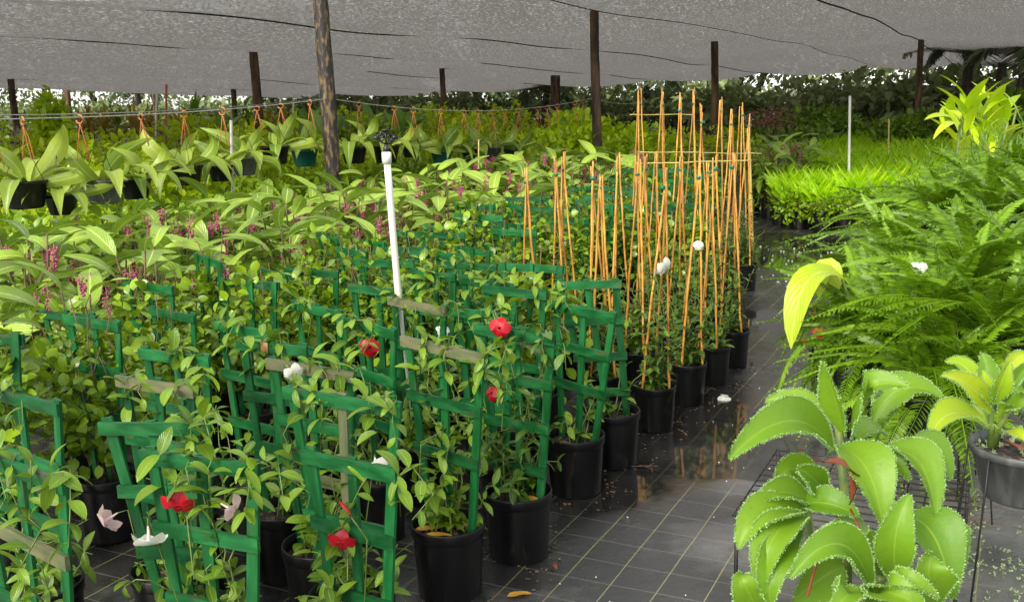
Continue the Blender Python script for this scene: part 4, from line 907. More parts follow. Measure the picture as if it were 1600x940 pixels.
for i, (x, y, D) in enumerate([(1185, 180, 24), (1235, 175, 23), (1285, 172, 22.5), (1335, 178, 22), (1385, 180, 21.5), (1435, 175, 21), (1480, 170, 20.5), (1530, 165, 20), (1590, 150, 19), (1650, 150, 18), (1260, 190, 20), (1420, 188, 19.5)]):
    p = aty(x, y, D); place(DARKB, i % 3, (p[0], p[1], 0), RNG.uniform(0, 6), 'dark glossy shrub along the back of the lime green bed, %s from the left' % ORD[i], scale=p[2] / 1.5)
BACK = bush_protos('dark_shrub', 'x', 'dark undergrowth shrubs under the far trees', 'tree', ovate, .5, 800, .34, (2.0, 1.4, .05, 1.8), seed=9)
for i in range(24):
    x = -60 + i * 74; D = 46 - max(0, (x - 900)) * .018 + RNG.normal(0, 1.5); p = aty(x, 150, D)
    place(BACK, i % 3, (p[0], p[1], 0), RNG.uniform(0, 6), 'dark shrub in the undergrowth in front of the far trees, %s from the left' % ORD[i], scale=RNG.uniform(.85, 1.15))
RK = bush_protos('reddish_shrub', 'pinkish red shrub on the far bench behind the tall tepees', None, 'redshrub', ovate, .5, 260, .08, (.36, .3, .8, 1.2), k=1, seed=13)[0]
p = aty(1200, 180, 19.); RK.location = (p[0], p[1], 0)

# ------------------------------------------------------------------ lime green bed
near = [atz(1180, 318), atz(1215, 352), atz(1300, 362), atz(1375, 352)]; farb = [atz(1178, 268, .0), atz(1300, 243), atz(1400, 238), atz(1510, 240), atz(1500, 300)]
poly = np.array([[q[0], q[1]] for q in [near[0], near[1], near[2], near[3], farb[4], farb[3], farb[2], farb[1], farb[0]]])
def inside(P, poly):
    r = np.zeros(len(P), bool); j = len(poly) - 1
    for i in range(len(poly)):
        a, b = poly[i], poly[j]; c = (a[1] > P[:, 1]) != (b[1] > P[:, 1]); xx = (b[0] - a[0]) * (P[:, 1] - a[1]) / (b[1] - a[1] + 1e-9) + a[0]; r ^= c & (P[:, 0] < xx); j = i
    return r
rng = np.random.default_rng(77)
tuft = join([blade((0, 0, .12 + .03 * rng.uniform()), np.array([math.cos(a), math.sin(a), 1.6]) * .09 + (0, 0, .13), np.array([math.cos(a), math.sin(a), .7 + rng.uniform(0, .9)]) * .15 + (0, 0, .14), .021, N=(math.cos(a + 1.2), math.sin(a + 1.2), .8), nseg=3, prof=lance) for a in rng.uniform(0, 6.28, 16)])
Q = rng.uniform(poly.min(0), poly.max(0), (26000, 2)); Q = Q[inside(Q, poly)][:7500]
sc_ = rng.uniform(.7, 1.5, len(Q)) * (1 + .14 * np.sin(Q[:, 0] * 3.1 + 1) * np.sin(Q[:, 1] * 2.3)); an = rng.uniform(0, 6.28, len(Q)); ms = np.stack([rotz(a, (q[0], q[1], .10 + .05 * math.sin(q[0] * 2.3) * math.sin(q[1] * 1.7)), s) for a, q, s in zip(an, Q, sc_)])
setting('lime_ground_cover', mesh('lime_ground_cover', spread(tuft, ms), M['lime']), 'stuff')
edgeb = bush_protos('edge_plant', 'x', 'green plants at the near edge of the lime bed', 'under', ovate, .5, 420, .06, (.24, .24, .1, .42), seed=10, pot=True)
for i, (x, y) in enumerate([(1190, 335), (1220, 350), (1250, 357), (1285, 362), (1320, 364), (1350, 362), (1375, 356), (1305, 352)]):
    p = atz(x, y); place(edgeb, i % 3, (p[0], p[1], 0), RNG.uniform(0, 6), 'dark green potted plant along the near edge of the lime bed, %s' % ['left end', 'second from left', 'third from left', 'middle', 'right of middle', 'third from right', 'end by the ferns', 'behind the middle one'][i], scale=1.)
def pole(x0, y0, x1, y1, D, r, mat, name, lab, cat, head=None):
    a, b = aty(x0, y0, D), aty(x1, y1, D); a[2] = max(a[2], 0) if a[2] > .02 else 0
    o = thing(name, lab, cat, a, 0, None); d = b - a
    t = np.linspace(0, 1, 12)[:, None]; part('pipe', mesh('pipe', tube(d * t, r, 10), M[mat]), o); return o, d
pole(1325, 345, 1328, 150, 12.6, .016, 'pvc', 'riser_pipe', 'tall white pipe standing in the lime green bed', 'pipe')
pole(1387, 300, 1389, 186, 15.5, .012, 'canepale', 'garden_cane', 'thin pale cane at the back of the lime green bed', 'cane')
pole(747, 330, 748, 218, 10.5, .007, 'canepale', 'garden_cane', 'thin pale cane among the medinillas right of the white riser pipe', 'cane')
pole(366, 420, 361, 188, 8.2, .012, 'wire', 'riser_pipe', 'thin grey pipe between the hanging baskets at the left', 'pipe')
pole(245, 330, 245, 146, 20., .02, 'pvc', 'riser_pipe', 'slim far white pipe above the yellow-green rows', 'pipe')
pole(262, 330, 260, 132, 19., .02, 'hook', 'garden_cane', 'reddish far stake above the yellow-green rows', 'stake')
pole(458, 330, 459, 138, 20., .016, 'pvc', 'riser_pipe', 'slim white pipe left of the tall dark post', 'pipe')
o, d = pole(1176, 392, 1169, 196, 9.0, .014, 'canepale', 'riser_pipe', 'yellowed riser pipe with a black sprinkler head at the end of the tepee rows', 'sprinkler riser')
# white riser with sprinkler head
def sprinkler(root, at, s=1.):
    g = [lathe([(.004, -.03), (.017, -.028), (.018, -.005), (.012, 0), (.012, .012), (.005, .014)], 12)]
    ring = lambda cx, cz, r: tube([(cx + r * math.cos(a), 0, cz + r * math.sin(a)) for a in np.linspace(.0, 6.283, 15)], .0055, 6)
    g += [ring(0, .052, .036), ring(-.030, .05, .020), ring(.030, .05, .020)]
    g += [tube([(-.055, 0, .046), (0, .004, .060), (.055, 0, .046)], .0065, 6), tube([(0, 0, .01), (0, 0, .095)], .0055, 6), lathe([(.001, .098), (.022, .096), (.022, .086), (.001, .084)], 10), xf(box(.03, .012, .02), rotz(0, (-.052, 0, .05))), xf(box(.03, .012, .02), rotz(0, (.052, 0, .05)))]
    part('sprinkler_head', mesh('sprinkler_head', join(g), M['blackplastic']), root, rotz(.25, at, s))
sprinkler(o, d, .9)
a = aty(640, 610, 4.05); b = aty(604, 243, 3.95)
RP = thing('riser_pipe', 'white upright pipe with a black sprinkler head standing among the trellises', 'sprinkler riser', (a[0], a[1], 0)); bb = b - np.array([a[0], a[1], 0])
part('pipe', mesh('pipe', tube(bb * np.linspace(0, 1, 10)[:, None], .0135, 14), M['pvc']), RP)
part('pipe_cap', mesh('pipe_cap', lathe([(.013, -.03), (.0185, -.03), (.0185, .012), (.012, .014)], 14), M['pvc']), RP, rotz(0, bb))
sprinkler(RP, bb + (0, 0, .034), .68)

# ------------------------------------------------------------------ right side: ferns
FERN = [[mesh('frond', frond_geo(40, .105, dr, .024, s, lift=li), M[mt]) for s, (dr, li) in enumerate(((.55, .25), (.9, .3), (.3, .2), (1.2, .35)))] for mt in ('fern', 'fernlight')]
FP = []
for s in range(3):
    rng = np.random.default_rng(900 + s)
    o = thing('boston_fern', 'x', 'fern', (0, 0, -60), 0, 'ferns on wire stands beside the path')
    part('pot', BOWL[1], o); 
    for k in range(44):
        a = k * 2.4 + rng.normal(0, .25); el = rng.uniform(.2, 2.4) if k < 30 else rng.uniform(-.9, .1)
        part('frond', FERN[int(rng.uniform() < .16)][int(rng.integers(4))], o, frame((.03 * math.cos(a), .03 * math.sin(a), .13), (math.cos(a), math.sin(a), el), (rng.normal(0, .2), rng.normal(0, .2), 1), rng.uniform(.32, .54)))
    legs = [tube([(.11 * math.cos(a), .11 * math.sin(a), .14), (.115 * math.cos(a), .115 * math.sin(a), .0), (.16 * math.cos(a), .16 * math.sin(a), -.45)], .003, 5) for a in (.2, 1.77, 3.34, 4.91)]
    part('stand_leg', mesh('stand_leg', join(legs), M['darkwire']), o); remember(o); FP.append(o)
ferns = [(1395, 520, 3.9), (1470, 500, 3.75), (1555, 520, 3.6), (1425, 425, 4.7), (1510, 410, 4.6), (1590, 420, 4.3), (1375, 455, 4.9), (1475, 345, 5.6), (1560, 340, 5.3), (1405, 385, 6.1), (1640, 350, 5.0), (1490, 590, 3.55), (1400, 340, 7.4), (1400, 575, 3.95), (1450, 605, 3.55), (1470, 352, 6.3), (1545, 318, 6.0), (1610, 300, 5.6), (1350, 500, 4.3), (1520, 460, 4.0)]
flab = ['front left one nearest the path', 'front middle one above the toothed-leaf plant', 'front one at the right edge', 'middle one beside the white flower', 'middle one right of the white flower', 'middle one at the right edge', 'left one behind the drooping lime leaf', 'upper one below the feathery plants', 'upper one at the right', 'upper left one nearest the lime bed', 'hidden at the right edge', 'lowest one hanging behind the grey pot', 'farthest one at the corner of the lime bed', 'low one beside the red-flowered plant', 'low one hanging right behind the toothed kalanchoe', 'top one at the left below the feathery plants', 'top one in the middle below the feathery plants', 'top one at the right below the feathery plants', 'one touching the drooping lime leaf', 'one in the thick of the bank']
for i, (x, y, D) in enumerate(ferns):
    p = aty(x, y, D); place(FP, i % 3, (p[0], p[1], p[2] - .16), RNG.uniform(0, 6.28), 'bushy green fern on a wire stand, ' + flab[i], scale=RNG.uniform(.95, 1.1))
# feathery plants
def feathery(i, x, y, D, lab, n=420):
    rng = np.random.default_rng(1000 + i); p = aty(x, y, D); h = p[2]
    o = thing('feathery_plant', lab, 'plant', (p[0], p[1], 0), 0, 'feathery plants behind the ferns')
    part('pot', POT, o, rotz(0, (0, 0, h * .25)))
    st = []; ms = []; leaf = blade((0, 0, 0), (0, .5, .04), (0, 1, -.1), .10, nseg=2, nc=1, prof=lance, fold=0)
    for k in range(34):
        a = rng.uniform(0, 6.28); r = rng.uniform(.12, .45); top = np.array([r * math.cos(a), r * math.sin(a), h * (rng.uniform(.75, 1.08) - r * .35)])
        P = wiggle(rng, (rng.normal(0, .03), rng.normal(0, .03), h * .3), top, 10, .012, (0, 0, .08)); st.append(tube(P, .0022, 4))
        for _ in range(42):
            q = rng.uniform(.12, 1) ** .8; c = np.array([np.interp(q, np.linspace(0, 1, 10), P[:, j]) for j in range(3)]); ms.append(frame(c, rng.normal(0, .7, 3) + (top - P[0]) * 1.2, (rng.normal(0, .4), rng.normal(0, .4), 1), rng.uniform(.05, .11)))
    part('stem', mesh('stem', join(st), M['stem']), o); part('foliage', mesh('foliage', spread(leaf, ms), M['grassy']), o, kind='stuff')
for i, a in enumerate([(1500, 228, 7.0), (1560, 205, 6.6), (1600, 195, 6.2), (1455, 270, 7.6), (1530, 250, 6.2), (1640, 220, 5.9)]):
    feathery(i, *a, 'feathery fine-leaved green plant above the ferns, ' + ['left of the middle', 'tallest in the middle', 'at the right edge', 'lowest at the left by the lime bed', 'front one', 'cut off by the right edge'][i])
# lime ginger-like plants at the upper right
GING = leafset(lance, .24, [M['bush']], n=4, nseg=8, seed=51, droop=.25, fold=.25)
def ginger(i, x, y, D, lab):
    rng = np.random.default_rng(1100 + i); p = aty(x, y, D); h = p[2]
    o = thing('upright_leaf_plant', lab, 'plant', (p[0], p[1], 0), 0, 'tall leafy plants at the upper right')
    part('pot', POT, o); part('stem', mesh('stem', join([tube(wiggle(rng, (rng.normal(0, .05), 0, .2), (rng.normal(0, .12), rng.normal(0, .1), h * .8), 6, .02), .010, 5) for _ in range(4)]), M['stem']), o)
    for k in range(26):
        a = k * 2.4; z = h * rng.uniform(.5, .78); part('leaf', GING[int(rng.integers(4))][1][0], o, frame((rng.normal(0, .08), rng.normal(0, .08), z), (math.cos(a), math.sin(a), rng.uniform(.7, 3.0)), (0, 0, 1), rng.uniform(.26, .42)))
for i, a in enumerate([(1512, 92, 8.6), (1562, 105, 8.8), (1538, 128, 8.2)]): ginger(i, *a, 'tall lime green leafy plant below the palms at the upper right, ' + ['left one', 'right one', 'front one'][i])
# drooping lime leaves
def direct_leaf(root, pts, wd, N, mat, prof=ovate, nseg=10, nc=4, fold=.2, wave=.02, name='leaf', fringe=None, seed=0):
    b = np.array(root.location); q = [aty(x, y, D) - b for (x, y, D) in pts]
    C = 2 * q[1] - .5 * (q[0] + q[2])      # the curve passes through the middle point
    if fringe: wd *= .68
    g = blade(q[0], C, q[2], wd, N, nseg, nc, fold, prof, wave, seed)
    lf = part(name, mesh(name, g, M[mat]), root)
    if fringe: add_fringe(lf, g, nseg, nc, seed, fringe)
    return lf
def add_fringe(lf, g, nseg, nc, seed, dens):
    rng = np.random.default_rng(seed); V = g.V.reshape(nseg + 1, nc + 1, 3); ms = []
    for e, inn in ((0, 1), (nc, nc - 1)):
        E_, I_ = V[:, e], V[:, inn]; seg = np.linalg.norm(np.diff(E_, axis=0), axis=1); cum = np.concatenate([[0], np.cumsum(seg)]); L = cum[-1]
        for d in np.arange(.008, L, .0046 / dens):
            c = np.array([np.interp(d, cum, E_[:, j]) for j in range(3)]); ci = np.array([np.interp(d, cum, I_[:, j]) for j in range(3)])
            o = nrm(c - ci) + rng.normal(0, .35, 3); ms.append(frame(c, o, rng.normal(0, 1, 3), rng.uniform(.0035, .0066)))
    part('plantlet_fringe', mesh('plantlet_fringe', spread(BULB, np.array(ms)), M['bulbil']), lf, kind='stuff')
BULB = join([blade((0, 0, 0), np.array([math.cos(a) * .4, .35, math.sin(a) * .4]), np.array([math.cos(a) * .75, .75, math.sin(a) * .75]), .62, N=(math.cos(a + 1.6), .2, math.sin(a + 1.6)), nseg=2, nc=1, prof=oblong, fold=0) for a in (.3, 1.9, 3.4, 5.0)])
p = aty(1365, 470, 4.3); BL = thing('drooping_leaf_plant', 'plant with two big lime yellow leaves drooping over the path from the ferns', 'plant', (p[0], p[1], 0))
q = aty(1316, 437, 3.95) - np.array(BL.location); part('stalk', mesh('stalk', join([tube([(0, 0, .25), (q * .5 + (0, 0, .2)), q], .006, 6), tube([(0, 0, .25), (q * .6 + (0, .05, .22)), q + (.0, .08, .0)], .006, 6)]), M['stem']), BL)
part('pot', POT, BL, rotz(0, (0, 0, .05)))
direct_leaf(BL, [(1318, 436, 3.95), (1262, 438, 3.86), (1236, 545, 3.80)], .125, (-.5, -.5, .7), 'broad', ovate, wave=.02)
direct_leaf(BL, [(1312, 452, 4.0), (1290, 418, 4.02), (1280, 466, 3.98)], .09, (-.4, -.5, .7), 'broad', ovate, seed=3)
p = aty(1490, 190, 7.4); B2 = thing('drooping_leaf_plant', 'plant with three long lime leaves reaching left over the far bed', 'plant', (p[0], p[1], 0))
q = aty(1500, 195, 7.4) - np.array(B2.location); part('stalk', mesh('stalk', tube([(0, 0, .2), q * .6, q], .01, 6), M['stem']), B2)
for k, pts in enumerate([[(1500, 192, 7.4), (1472, 180, 7.3), (1444, 188, 7.2)], [(1502, 196, 7.4), (1480, 194, 7.2), (1458, 218, 7.1)], [(1500, 190, 7.4), (1496, 178, 7.4), (1478, 172, 7.5)]]): direct_leaf(B2, pts, .055, (0, -.5, .8), 'broad', lance, seed=k)
# small red-flowered plant and white blossom
p = atz(1300, 622); RF = thing('red_flowered_plant', 'small dark-leaved plant with red flowers below the drooping lime leaf', 'plant', (p[0] + .05, p[1] + .25, 0)); bs = np.array(RF.location)
part('pot', POTS_SMALL, RF); part('soil', SOIL_S[0], RF); rng = np.random.default_rng(5); paths = []
for (x, y, D) in [(1285, 520, p[1] + .1), (1262, 545, p[1]), (1275, 490, p[1] + .2), (1300, 540, p[1] + .1), (1320, 520, p[1] + .2), (1290, 560, p[1] + .1), (1270, 510, p[1] + .15)]: paths.append(wiggle(rng, (0, 0, .18), aty(x, y, D) - bs, 7, .015, (0, 0, .04)))
part('vine_stem', mesh('vine_stem', join([tube(q, .003, 5) for q in paths]), M['brownstem']), RF)
for f in vine_leaves(rng, paths, .04, .045, .07): part('leaf', VINE[int(rng.integers(5))][1][1], RF, f)
for (x, y, s) in [(1278, 518, .75), (1272, 484, .5), (1257, 535, .45)]: flower(RF, aty(x, y, p[1]), (-.4, -.8, .3), 'red', s)
p = aty(1438, 425, 3.7); WF = thing('white_blossom', 'white blossom on a thin stalk poking out of the ferns', 'flower', (p[0], p[1] + .15, .3))
part('stalk', mesh('stalk', tube([(0, 0, 0), (0, -.05, .3), np.array(p) - np.array(WF.location)], .002, 5), M['stem']), WF)
for k in range(3): flower(WF, aty(1438 + (k - 1) * 7, 416 + (k % 2) * 6, 3.68), (.3 * (k - 1), -.8, .4), 'white', .42)

# ------------------------------------------------------------------ the big toothed kalanchoe at the lower right
def zp(zx, zy, D): return (1100 + zx / 2.474, 560 + zy / 2.474, D)
p = aty(1335, 900, 2.08); KB = thing('toothed_kalanchoe', 'large kalanchoe with broad green leaves fringed by tiny plantlets, at the lower right', 'potted plant', (p[0], p[1], 0)); kb = np.array(KB.location)
part('pot', mesh('pot', pot_geo(.13, .22), M['pot']), KB, rotz(0, (0, 0, .20))); part('soil', SOILS[0], KB, rotz(0, (0, 0, .20)))
stems = [[(540, 1010, 2.08), (560, 700, 2.08), (520, 280, 2.06)], [(560, 1010, 2.06), (720, 800, 2.0), (780, 640, 2.0)], [(520, 1010, 2.05), (420, 800, 1.98), (400, 580, 1.98)], [(560, 1010, 2.0), (640, 900, 1.9), (680, 840, 1.88)]]
part('plant_stem', mesh('plant_stem', join([tube(np.array([aty(*zp(*q)) - kb for q in s]), [.014, .011, .008], 8) for s in stems]), M['stem']), KB)
KL = [  # base, middle, tip (enlarged picture units, depth in m), width, facing, colour
 ([(545, 300, 2.06), (505, 150, 2.04), (462, 8, 2.02)], .085, (-.75, -.55, .35), 'kal'),
 ([(570, 310, 2.05), (610, 130, 1.98), (790, 108, 1.92)], .115, (.55, -.75, .5), 'kal'),
 ([(650, 250, 2.08), (760, 118, 2.10), (924, 150, 2.10)], .10, (.2, -.6, .8), 'kal'),
 ([(460, 290, 2.08), (370, 178, 2.10), (238, 162, 2.12)], .09, (-.2, -.7, .6), 'kal'),
 ([(500, 350, 2.04), (330, 240, 1.92), (95, 388, 1.84)], .125, (-.15, -.75, .6), 'kal'),
 ([(520, 340, 2.03), (630, 430, 1.93), (690, 650, 1.88)], .15, (.1, -.85, .5), 'kal'),
 ([(690, 360, 2.06), (830, 400, 1.98), (892, 615, 1.93)], .13, (.35, -.8, .55), 'kal'),
 ([(800, 330, 2.14), (890, 350, 2.12), (952, 470, 2.10)], .10, (.4, -.7, .6), 'kal'),
 ([(650, 340, 2.06), (720, 385, 2.0), (795, 470, 1.98)], .06, (.2, -.8, .6), 'kal'),
 ([(430, 500, 2.04), (345, 425, 2.02), (280, 485, 2.0)], .10, (-.2, -.9, .3), 'kal'),
 ([(470, 530, 2.02), (415, 455, 1.97), (355, 425, 1.95)], .075, (-.1, -.9, .4), 'kal'),
 ([(420, 570, 2.0), (310, 515, 1.96), (198, 556, 1.93)], .085, (-.1, -.6, .8), 'kal'),
 ([(400, 590, 1.99), (230, 600, 1.90), (135, 735, 1.86)], .11, (-.4, -.7, .7), 'kal'),
 ([(400, 610, 1.97), (270, 690, 1.86), (222, 905, 1.83)], .115, (-.5, -.75, .45), 'kal'),
 ([(380, 640, 1.96), (270, 780, 1.84), (260, 950, 1.82)], .10, (-.2, -.9, .3), 'kal'),
 ([(650, 890, 1.86), (520, 715, 1.80), (330, 850, 1.76)], .105, (-.15, -.75, .65), 'kal'),
 ([(370, 565, 2.0), (480, 560, 1.95), (600, 610, 1.93)], .09, (.0, -.7, .7), 'kal'),
 ([(745, 870, 1.88), (740, 690, 1.84), (795, 525, 1.86)], .105, (-.35, -.9, .1), 'kal'),
 ([(780, 610, 1.98), (890, 690, 1.90), (960, 930, 1.86)], .16, (.2, -.9, .4), 'kal'),
 ([(890, 960, 1.84), (870, 840, 1.80), (880, 755, 1.82)], .13, (.1, -.95, .25), 'kal'),
 ([(640, 985, 1.84), (745, 868, 1.74), (905, 925, 1.72)], .085, (.1, -.5, .85), 'kal'),
 ([(620, 950, 1.82), (720, 905, 1.72), (870, 990, 1.70)], .10, (.1, -.7, .7), 'kal'),
 ([(230, 1000, 1.88), (165, 890, 1.84), (150, 830, 1.86)], .09, (-.2, -.95, .2), 'kal'),
 ([(540, 800, 2.0), (450, 850, 1.96), (340, 940, 1.92)], .15, (-.1, -.95, .3), 'kal'),
 ([(620, 640, 1.98), (560, 655, 1.94), (430, 680, 1.90)], .075, (0, -.6, .8), 'kal'),
 ([(880, 640, 2.02), (950, 700, 1.98), (985, 850, 1.96)], .12, (.5, -.8, .3), 'kal'),
 ([(700, 830, 1.95), (690, 780, 1.90), (730, 700, 1.92)], .07, (-.2, -.9, .2), 'kal'),
 ([(560, 760, 2.06), (640, 740, 2.04), (700, 820, 2.02)], .11, (.1, -.8, .5), 'kal'),
 ([(500, 960, 1.80), (560, 905, 1.74), (470, 1000, 1.70)], .08, (0, -.6, .8), 'kal'),
 ([(590, 320, 2.10), (640, 270, 2.14), (700, 300, 2.18)], .07, (.1, -.5, .9), 'kal'),
]
for i, (pts, wd, N, mt) in enumerate(KL):
    direct_leaf(KB, [zp(*q) for q in pts], wd, N, mt, kalp, 12, 4, .55, .02, seed=i, fringe=1.0)
lf = direct_leaf(KB, [zp(560, 570, 1.94), zp(570, 430, 1.90), zp(455, 402, 1.87)], .028, (-.3, -.4, .85), 'dead', lance, wave=.1)
for q_ in ([(560, 570, 1.94), (610, 680, 1.90), (680, 790, 1.88)], [(455, 730, 1.84), (425, 820, 1.82), (400, 915, 1.80)]):
    part('withered_stalk', mesh('withered_stalk', tube(np.array([aty(*zp(*q)) - kb for q in q_]), .003, 6), M['dead']), KB)
# wire bench below it
def rack(px, D, lab, sx=.9, sy=.7, z=.34):
    p = aty(px, 650, D); o = thing('wire_bench', lab, 'plant stand', (p[0], p[1], 0), YAW)
    part('bench_top', mesh('bench_top', join([tube([(-sx / 2, y, z), (sx / 2, y, z)], .0028, 5) for y in np.arange(-sy / 2, sy / 2 + .01, .05)] + [tube([(x, -sy / 2, z - .006), (x, sy / 2, z - .006)], .0028, 5) for x in np.arange(-sx / 2, sx / 2 + .01, .1)]), M['darkwire']), o)
    for sx_ in (-1, 1):
        for sy_ in (-1, 1): part('leg', LEGM, o, rotz(0, (sx_ * (sx / 2 - .01), sy_ * (sy / 2 - .01), 0), 1))
LEGM = mesh('leg', tube([(0, 0, 0), (0, 0, .17), (0, 0, .335)], .006, 6), M['darkwire'])
rack(1345, 2.95, 'black wire bench behind the large toothed kalanchoe', .62, .6, .34)
ks = aty(1335, 900, 2.08); o = thing('wire_bench', 'small black wire stand carrying the large toothed kalanchoe', 'plant stand', (ks[0], ks[1], 0))
part('bench_top', mesh('bench_top', join([tube([(-.16, y, .195), (.16, y, .195)], .0025, 5) for y in np.arange(-.16, .161, .04)] + [tube([(x, -.16, .189), (x, .16, .189)], .0025, 5) for x in np.arange(-.16, .161, .08)]), M['darkwire']), o)
LEGS = mesh('leg', tube([(0, 0, 0), (0, 0, .1), (0, 0, .19)], .004, 6), M['darkwire'])
for q in ((-1, -1), (1, -1), (1, 1), (-1, 1)): part('leg', LEGS, o, rotz(0, (q[0] * .155, q[1] * .155, 0)))

# ------------------------------------------------------------------ kalanchoe in the grey pot at the right edge
p = aty(1596, 775, 2.62); RKP = thing('grey_potted_kalanchoe', 'yellow-green kalanchoe in a grey pot on a wire stand at the right edge', 'potted plant', p); rb = np.array(p)
part('pot', mesh('pot', lathe([(.001, 0), (.095, 0), (.10, .006), (.132, .125), (.139, .128), (.141, .148), (.134, .150), (.127, .12)], 32), M['greypot']), RKP); part('soil', mesh('soil', soil_geo(.126, .125, 77, 20), [M['soil'], M['chip']], False), RKP)
legs = [tube([(.14 * math.cos(a), .14 * math.sin(a), .135), (.15 * math.cos(a), .15 * math.sin(a), 0), (.19 * math.cos(a), .19 * math.sin(a), -p[2])], .0028, 6) for a in (3.6, 4.5, 2.6, 5.6, .6)]
part('stand_leg', mesh('stand_leg', join(legs), M['darkwire']), RKP)
def zq(zx, zy, D): return (1150 + zx / 3.482, 450 + zy / 3.482, D)
part('plant_stem', mesh('plant_stem', join([tube(np.array([aty(*zq(*q)) - rb for q in s]), [.011, .009, .006], 8) for s in ([(1390, 860, 2.62), (1388, 740, 2.62), (1390, 600, 2.6)], [(1400, 860, 2.62), (1440, 740, 2.6), (1500, 640, 2.58)])]), M['stem']), RKP)
for i, (pts, wd, N, mt) in enumerate([
 ([(1385, 680, 2.60), (1270, 530, 2.54), (1118, 470, 2.50)], .085, (-.4, -.8, .5), 'kalyellow'),
 ([(1370, 640, 2.63), (1260, 440, 2.66), (1138, 402, 2.66)], .07, (-.3, -.7, .6), 'kalyellow'),
 ([(1375, 760, 2.60), (1180, 680, 2.52), (1052, 825, 2.46)], .12, (-.3, -.6, .8), 'kalyellow'),
 ([(1390, 600, 2.62), (1370, 450, 2.64), (1335, 350, 2.66)], .075, (-.3, -.9, .2), 'kal'),
 ([(1392, 640, 2.58), (1365, 540, 2.56), (1340, 445, 2.56)], .06, (-.1, -.95, .2), 'kalyellow'),
 ([(1400, 640, 2.58), (1440, 520, 2.55), (1490, 400, 2.54)], .08, (.1, -.9, .3), 'kalyellow'),
 ([(1440, 620, 2.60), (1530, 500, 2.6), (1600, 400, 2.62)], .10, (.2, -.8, .5), 'kal'),
 ([(1430, 700, 2.58), (1530, 650, 2.50), (1620, 690, 2.46)], .09, (.1, -.5, .8), 'kalyellow'),
 ([(1440, 600, 2.65), (1500, 420, 2.68), (1580, 360, 2.70)], .085, (.1, -.9, .4), 'kalyellow'),
 ([(1410, 780, 2.58), (1490, 790, 2.50), (1600, 840, 2.44)], .09, (.1, -.7, .6), 'kalyellow'),
 ([(1450, 660, 2.55), (1540, 560, 2.46), (1640, 560, 2.42)], .10, (.2, -.8, .5), 'kal'),
 ([(1360, 760, 2.66), (1280, 690, 2.70), (1190, 700, 2.72)], .08, (-.2, -.6, .8), 'kalyellow')]):
    direct_leaf(RKP, [zq(*q) for q in pts], wd, N, mt, kalp, 11, 4, .5, .02, seed=60 + i, fringe=.8)
direct_leaf(RKP, [zq(1500, 860, 2.56), zq(1545, 850, 2.50), zq(1590, 890, 2.46)], .06, (0, -.6, .8), 'dead', ovate, seed=5)
rng = np.random.default_rng(12); n = 60; a = rng.uniform(0, 6.28, n); r = .12 * np.sqrt(rng.uniform(0, 1, n)); sproutm = frames(np.stack([r * np.cos(a), r * np.sin(a), .135 + 0 * a], 1), nrm(rng.normal(0, 1, (n, 3)) + (0, 0, 1)), rng.normal(0, 1, (n, 3)), .014)
part('sprouts', mesh('sprouts', spread(BULB, sproutm), M['duckweed']), RKP, kind='stuff')

# ------------------------------------------------------------------ litter on the ground
FLW = [mesh('fallen_leaf', blade((-.045, 0, .003), (0, .0, .012), (.045, 0, .003), .032, nseg=6, nc=2, fold=.18, prof=ovate, wave=.05, ph=s), M['fallen']) for s in range(2)]
for x, y, a, s, lab in [(803, 866, -.1, 1.0, 'yellow fallen leaf on the path beside the second edge pot'), (811, 930, .2, .9, 'orange-yellow fallen leaf on the path at the bottom edge')]:
    p = atz(x, y, .006); o = thing('fallen_leaf', lab, 'fallen leaf', p, a, None, FLW[int(s == .9)]); o.scale = (s,) * 3
p = atz(866, 886, .006); thing('fallen_petal', 'small brownish petal curled on the path', 'fallen petal', p, 2., None, mesh('fallen_petal', blade((-.018, 0, .002), (0, 0, .02), (.02, 0, .004), .016, prof=ovate, wave=.1), M['dead']))
p = atz(853, 858, .006); thing('dry_leaf_curl', 'pale dry leaf roll on the path next to the second edge pot', 'fallen leaf', p, .35, None, mesh('dry_leaf_curl', blade((-.05, 0, .003), (0, .005, .014), (.055, 0, .003), .016, prof=lance, wave=.15, fold=.6), M['chip']))
p = atz(1010, 728, .004); thing('dry_twig', 'dry forked twig lying on the path', 'twig', p, .5, None, mesh('dry_twig', join([tube([(-.07, .03, .003), (-.02, .0, .006), (.04, -.03, .003)], .002, 4), tube([(-.02, 0, .006), (.0, -.04, .003), (-.02, -.07, .003)], .0018, 4), tube([(.0, -.01, .004), (.05, .01, .003)], .0016, 4)]), M['chip']))
o = thing('fallen_blossom', 'white blossom fallen on the wet path beside the canes', 'flower', atz(1132, 619, .012)); flower(o, atz(1132, 619, .018), (.1, -.2, 1), 'white', .9)
p = atz(1200, 760, .006); thing('fallen_petal', 'tiny red petal on the path beside the kalanchoe', 'fallen petal', p, .4, None, mesh('fallen_petal', blade((-.012, 0, .002), (0, 0, .01), (.013, 0, .002), .014, prof=ovate), M['red']))
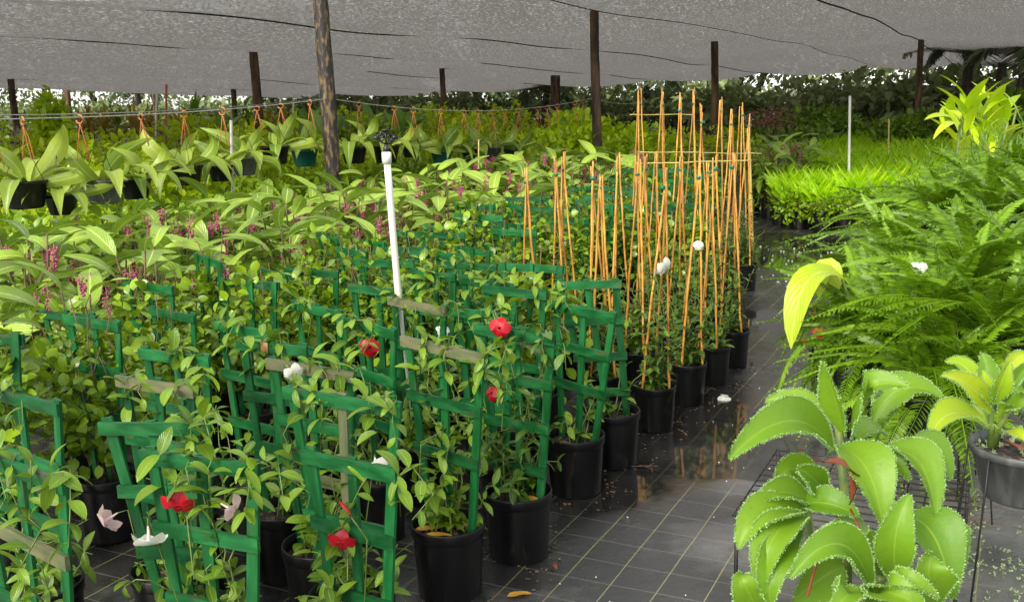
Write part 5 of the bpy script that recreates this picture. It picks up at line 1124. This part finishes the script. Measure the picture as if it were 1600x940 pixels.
for i, (k_, dx, dy) in enumerate([('T17', -.03, -.06), ('T17', .05, .02), ('T18', .05, -.05), ('T17', -.07, -.01)]):
    p = np.array(T[k_].location) + (dx, dy, .214); o = thing('fallen_leaf', 'brown dead leaf lying on the soil of %s' % ['the first path-edge pot, front one', 'the first path-edge pot, rear one', 'the second path-edge pot', 'the first path-edge pot, leftmost one'][i], 'fallen leaf', p, i * 1.1, 'dead leaves on pot soil', FLW[i % 2])
rng = np.random.default_rng(31); ms = []
for _ in range(170):
    u, v = rng.uniform(-1.35, .4), rng.uniform(2.2, 8.5); q = uvp(u, v, .004); ms.append(rotz(rng.uniform(0, 6), q, rng.uniform(.0018, .0045)))
for _ in range(80):
    q = atz(rng.uniform(1100, 1330), rng.uniform(385, 450), .004); ms.append(rotz(0, q, rng.uniform(.004, .012)))
setting('perlite_specks', mesh('perlite_specks', spread(lathe([(.01, -.6), (.9, -.3), (1, .2), (.5, .7), (.01, .8)], 6), ms), M['perlite']), 'stuff')
q = np.array([atz(rng.uniform(1490, 1640), rng.uniform(745, 960), .008) for _ in range(34)]); q = np.repeat(q, 9, 0) + np.column_stack([rng.normal(0, .025, (306, 2)), np.zeros(306)]); n = len(q)
setting('fallen_plantlets', mesh('fallen_plantlets', spread(BULB, frames(q, nrm(rng.normal(0, 1, (n, 3)) + (0, 0, .6)), rng.normal(0, 1, (n, 3)), rng.uniform(.004, .012, n))), M['duckweed']), 'stuff')
ms = []
for (x, y) in [(812, 848), (903, 770), (968, 714), (1023, 668), (1073, 628), (1112, 597), (1143, 570), (760, 905)]:
    c = atz(x, y)
    for _ in range(46):
        a = rng.uniform(0, 6.28); r = .115 + abs(rng.normal(0, .06)); m = rotz(rng.uniform(0, 6.28), (c[0] + r * math.cos(a), c[1] + r * math.sin(a), .006), rng.uniform(.4, 1.1)); m[:3, 2] += rng.normal(0, .2, 3); ms.append(m)
setting('spilled_soil', mesh('spilled_soil', spread(box(.012, .007, .004), ms), M['chip']), 'stuff')
roots = []
for _ in range(26):
    a = atz(rng.uniform(1470, 1530), rng.uniform(770, 830), .006); d = rng.normal(0, .06, 3) * (1, 1, 0); roots.append(tube([a - d, a + (0, 0, .012) + rng.normal(0, .01, 3) * (1, 1, 0), a + d], .0016, 4))
setting('dry_roots', mesh('dry_roots', join(roots), M['chip']), 'stuff')
